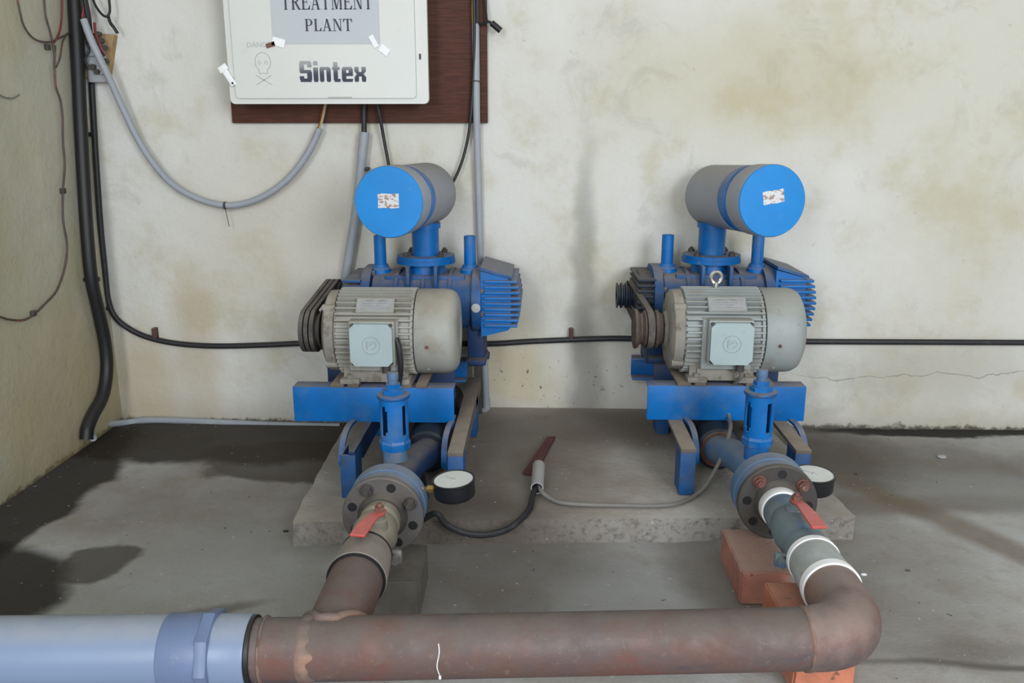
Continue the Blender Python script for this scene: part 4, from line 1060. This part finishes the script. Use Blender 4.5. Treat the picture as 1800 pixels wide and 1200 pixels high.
cable('control_cable', [at(662, 178, 3.03), at(667, 200, 3.03), at(675, 245, 3.045), at(685, 300, 3.05), at(690, 340, 3.05)], .0058, 'cable_black', 'short dark cable from panel underside down behind left air filter')
cable('control_cable', [at(833, -10, 3.03), at(834, 60, 3.035), at(832, 140, 3.042), at(828, 200, 3.045), at(821, 250, 3.05), at(808, 295, 3.05), at(790, 330, 3.05), at(770, 350, 3.05)], .0052, 'cable_black', 'thin dark cable beside the straight conduit, curving in behind left air filter')
t = thing('conduit', 'slim straight grey conduit running down from the brown board to the floor', 'conduit', at(855, 720, 3.06))
part('tube', MB().tube([at(836, 42, 3.048), at(837, 120, 3.048), at(838, 215, 3.05), at(841, 330, 3.06), at(845, 460, 3.064), at(850, 590, 3.066), at(855, 712, 3.068)], .0125, 14, 6), 'conduit_grey', t)
part('cable_core', MB().tube([at(833, 46, 3.046), at(832, 20, 3.045), at(833, -15, 3.045)], .006, 8, 4), 'wire_yellow', t, 'yellow wire core')
part('cable_core', MB().tube([at(838, 46, 3.046), at(838, 20, 3.045), at(838, -15, 3.045)], .007, 8, 4), 'cable_black', t, 'black wire core')
part('tie_wire', MB().tube([at(828, 141, 3.04), at(836, 142, 3.033), at(845, 143, 3.04), at(843, 148, 3.05)], .0018, 6, 4), 'iron_dark', t)
part('elbow', MB().tube([at(855, 700, 3.068), at(855, 716, 3.066), (at(852, 722, 3.05)), (at(848, 724, 3.03))], .0145, 12, 5), 'conduit_grey', t)
t = thing('cable_pigtail', 'black taped cable pigtail poking out past the right edge of the brown board', 'cable', at(860, 40, 3.05))
part('cable_end', MB().tube([at(838, 40, 3.046), at(848, 42, 3.04), at(858, 38, 3.035), at(868, 44, 3.035)], .005, 10, 5), 'black_rubber', t)
part('taped_tip', MB().tube([at(864, 40, 3.035), at(872, 47, 3.035), at(880, 54, 3.037)], .0105, 12, 5), 'black_rubber', t)
part('loose_wire', MB().tube([at(856, 38, 3.035), at(854, 20, 3.04), at(850, -15, 3.045)], .004, 8, 5), 'black_rubber', t)

# black conduits in the corner
t = thing('black_hose', 'thickest black hose coming down the corner and ending low on the left wall', 'hose', (-1.57, 2.78, .02))
HX = LX + .028
def leftp(pts, gap=.026):
    out = []
    for px, py in pts:
        d = ray(px, py); out.append(Vector((0, 0, CAMH)) + d * ((LX + gap) / d.x))
    return out
hp = leftp([(128, -60), (131, 0), (137, 110), (142, 220), (148, 330), (154, 420), (161, 490), (174, 550), (185, 605), (188, 650), (181, 695), (164, 728), (154, 752), (152, 772)], .030)
part('hose', MB().tube(hp, .0222, 16, 6), 'black_rubber', t)
cpt = leftp([(163, 491)], .030)[0]
part('clip', MB().ring(cpt + Vector((0, 0, -.006)), cpt + Vector((0, 0, .006)), .024, .019, 20).box(cpt.x - .028, cpt.x - .018, cpt.y - .012, cpt.y + .006, cpt.z - .006, cpt.z + .006), 'black_rubber', t)
t = thing('black_conduit', 'slimmer black conduit bending from the corner and running level along the back wall', 'conduit', at(400, 606, 3.07))
bp = wallp([(161, 145), (164, 200), (170, 300), (177, 400), (184, 470), (190, 525), (202, 556), (226, 577), (258, 592), (300, 602), (350, 607), (400, 608), (470, 606), (540, 603), (640, 602), (760, 603), (860, 604), (930, 600), (1000, 597), (1060, 595), (1110, 595), (1250, 598), (1400, 600), (1600, 601), (1800, 602), (1960, 603)], .018)
part('tube', MB().tube(bp, .0105, 14, 6), 'cable_black', t)
for px, py, v in ((163, 236, 1), (191, 541, 1), (272, 588, 0), (1004, 589, 0)):
    c = at(px, py, WY - .018)
    if v: mbx = MB().box(c.x - .028, c.x + .010, c.y - .012, c.y + .0175, c.z - .007, c.z + .007, .002)
    else: mbx = MB().box(c.x - .008, c.x + .008, c.y - .008, c.y + .0175, c.z - .016, c.z + .026, .003)
    part('clip', mbx, 'rust_brown' if not v else 'black_rubber', t)

cable('floor_conduit', [(-1.575, 2.80, .035), at(175, 752, 3.0) + Vector((.02, -.07, .03)), at(225, 742, 3.05), at(262, 738, 3.062), at(320, 739, 3.066), at(450, 745, 3.066), at(540, 748, 3.064), at(598, 749, 3.062)], .0125, 'conduit_grey', 'grey conduit lying along the foot of the back wall towards the corner', 'conduit')

# junction: pale wooden block with terminals
t = thing('terminal_block', 'pale wooden block with dark old wire terminals in the corner behind conduits', 'terminal block', at(180, 140, 3.07))
q = [at(px, py, WY - .001) for px, py in ((147, 136), (196, 140), (207, 62), (150, 58))]
part('wooden_block', MB().prism([(p.x, p.z) for p in q], (0, 3.058, 0), (1, 0, 0), (0, 0, 1), (0, 1, 0), .028), 'wood_pale', t)
c = at(175, 100, 3.055)
part('terminal_strip', MB().box(c.x - .042, c.x + .025, 3.040, 3.059, c.z - .085, c.z + .055, .004).box(c.x - .03, c.x + .015, 3.028, 3.042, c.z + .0, c.z + .04, .004).box(c.x - .02, c.x + .03, 3.03, 3.042, c.z - .06, c.z - .03, .004), 'conduit_pale', t)
for k, (px, py) in enumerate(((180, 72), (186, 84), (182, 95), (165, 118), (172, 126), (176, 60), (188, 108))):
    cc = at(px, py, 3.03); part('terminal_screw', MB().cyl((cc.x, 3.030, cc.z), (cc.x, 3.016, cc.z), .010 - .001 * (k % 3), seg=10), 'iron_dark', t)
part('lead', MB().tube([at(166, 40, 3.03), at(168, 58, 3.02), at(176, 80, 3.015), at(185, 96, 3.02)], .005, 8, 6), 'wire_red', t, 'red lead')
part('lead', MB().tube([at(150, 70, 3.03), at(156, 88, 3.02), at(150, 105, 3.02), at(158, 122, 3.025)], .004, 8, 6), 'cable_black', t)

cable('corner_cable', [at(148, -20, 3.03), at(150, 0, 3.03), at(154, 22, 3.03), at(157, 42, 3.035), at(160, 95, 3.05), at(161, 150, 3.068)], .009, 'black_rubber', 'black cable dropping from the frame top into the wooden terminal block')
cable('corner_cable', [at(160, -15, 3.03), at(166, 6, 3.025), at(178, 24, 3.02), at(188, 29, 3.02), at(193, 20, 3.025), at(192, 0, 3.03), at(191, -20, 3.03)], .0042, 'black_rubber', 'black wire making a U-loop above the wooden terminal block')
cable('corner_cable', [at(190, 28, 3.03), at(194, 40, 3.03), at(200, 48, 3.03), at(207, 59, 3.035)], .0055, 'black_rubber', 'short black wire end pointing right beside the wooden terminal block')
cable('pink_wire', [at(152, -15, 3.035), at(149, 10, 3.03), at(145, 28, 3.03), at(143, 42, 3.03)], .0055, 'wire_red', 'pinkish-red wire entering the top of the sagging grey conduit', 'wire')

t = thing('wire_bundle', 'thin twisted brown wires hanging in a curve down the left wall', 'wire', leftp([(97, 80)], .012)[0])
part('twisted_pair', MB().tube(leftp([(97, 80), (96, 110), (98, 150), (106, 175), (110, 205), (111, 250), (114, 290), (111, 335), (111, 385), (118, 430), (114, 470), (100, 510), (80, 533), (60, 552), (42, 562), (15, 561), (-12, 552)], .010), .0035, 8, 6), 'wire_brown', t)
part('strand', MB().tube(leftp([(28, -15), (33, 10), (42, 45), (60, 68), (85, 74), (105, 66), (125, 57), (142, 50)], .012), .0030, 8, 6), 'wire_brown', t)
part('strand', MB().tube(leftp([(77, -15), (80, 25), (88, 55), (93, 78), (97, 100)], .012), .0032, 8, 6), 'wire_brown', t)
part('strand', MB().tube(leftp([(109, -15), (109, 25), (105, 55), (95, 75)], .012), .0032, 8, 6), 'wire_red', t, 'red strand')
part('strand', MB().tube(leftp([(118, 58), (110, 75), (106, 100), (99, 118)], .012), .0026, 8, 6), 'wire_brown', t)
for px, py in ((85, 82), (112, 335), (60, 550)):
    c = leftp([(px, py)], .010)[0]; part('wall_clip', MB().box(c.x - .009, c.x + .004, c.y - .010, c.y + .010, c.z - .010, c.z + .008, .002), 'iron_dark', t)
cable('wire_scrap', leftp([(-10, 160), (2, 168), (12, 172), (24, 172), (34, 166)], .009), .0025, 'wire_grey', 'short grey wire scrap at the far left edge of the left wall', 'wire')

# loose crumbs on the floor
def chip(p, s, m, label):
    b = bmesh.new(); bmesh.ops.create_icosphere(b, subdivisions=2, radius=s)
    for v in b.verts: v.co = Vector((v.co.x * 1.4, v.co.y, max(v.co.z * .5, -s * .2))) * (1 + .35 * noise.noise(v.co * 60 + Vector(p) * 9))
    zmin = min(v.co.z for v in b.verts)
    b.transform(Matrix.Translation(Vector((p[0], p[1], -zmin))))
    single('mortar_crumb', MB().add(b), m, label, 'crumb', (p[0], p[1], 0))
for px, py, s_, m_, lb in ((1655, 804, .012, 'conduit_pale', 'pale flat mortar crumb on the floor near the dark strip along the back wall'),
                           (1518, 1010, .006, 'tape_white', 'tiny white scrap on the floor beside the rusty elbow'),
                           (502, 934, .007, 'black_rubber', 'small black crumb on the floor at the front left plinth corner'),
                           (1596, 1003, .005, 'iron_dark', 'tiny dark pebble on the bare floor right of the elbow')):
    p = on(px, py, 0); chip((p.x, p.y, 0), s_, m_, lb)
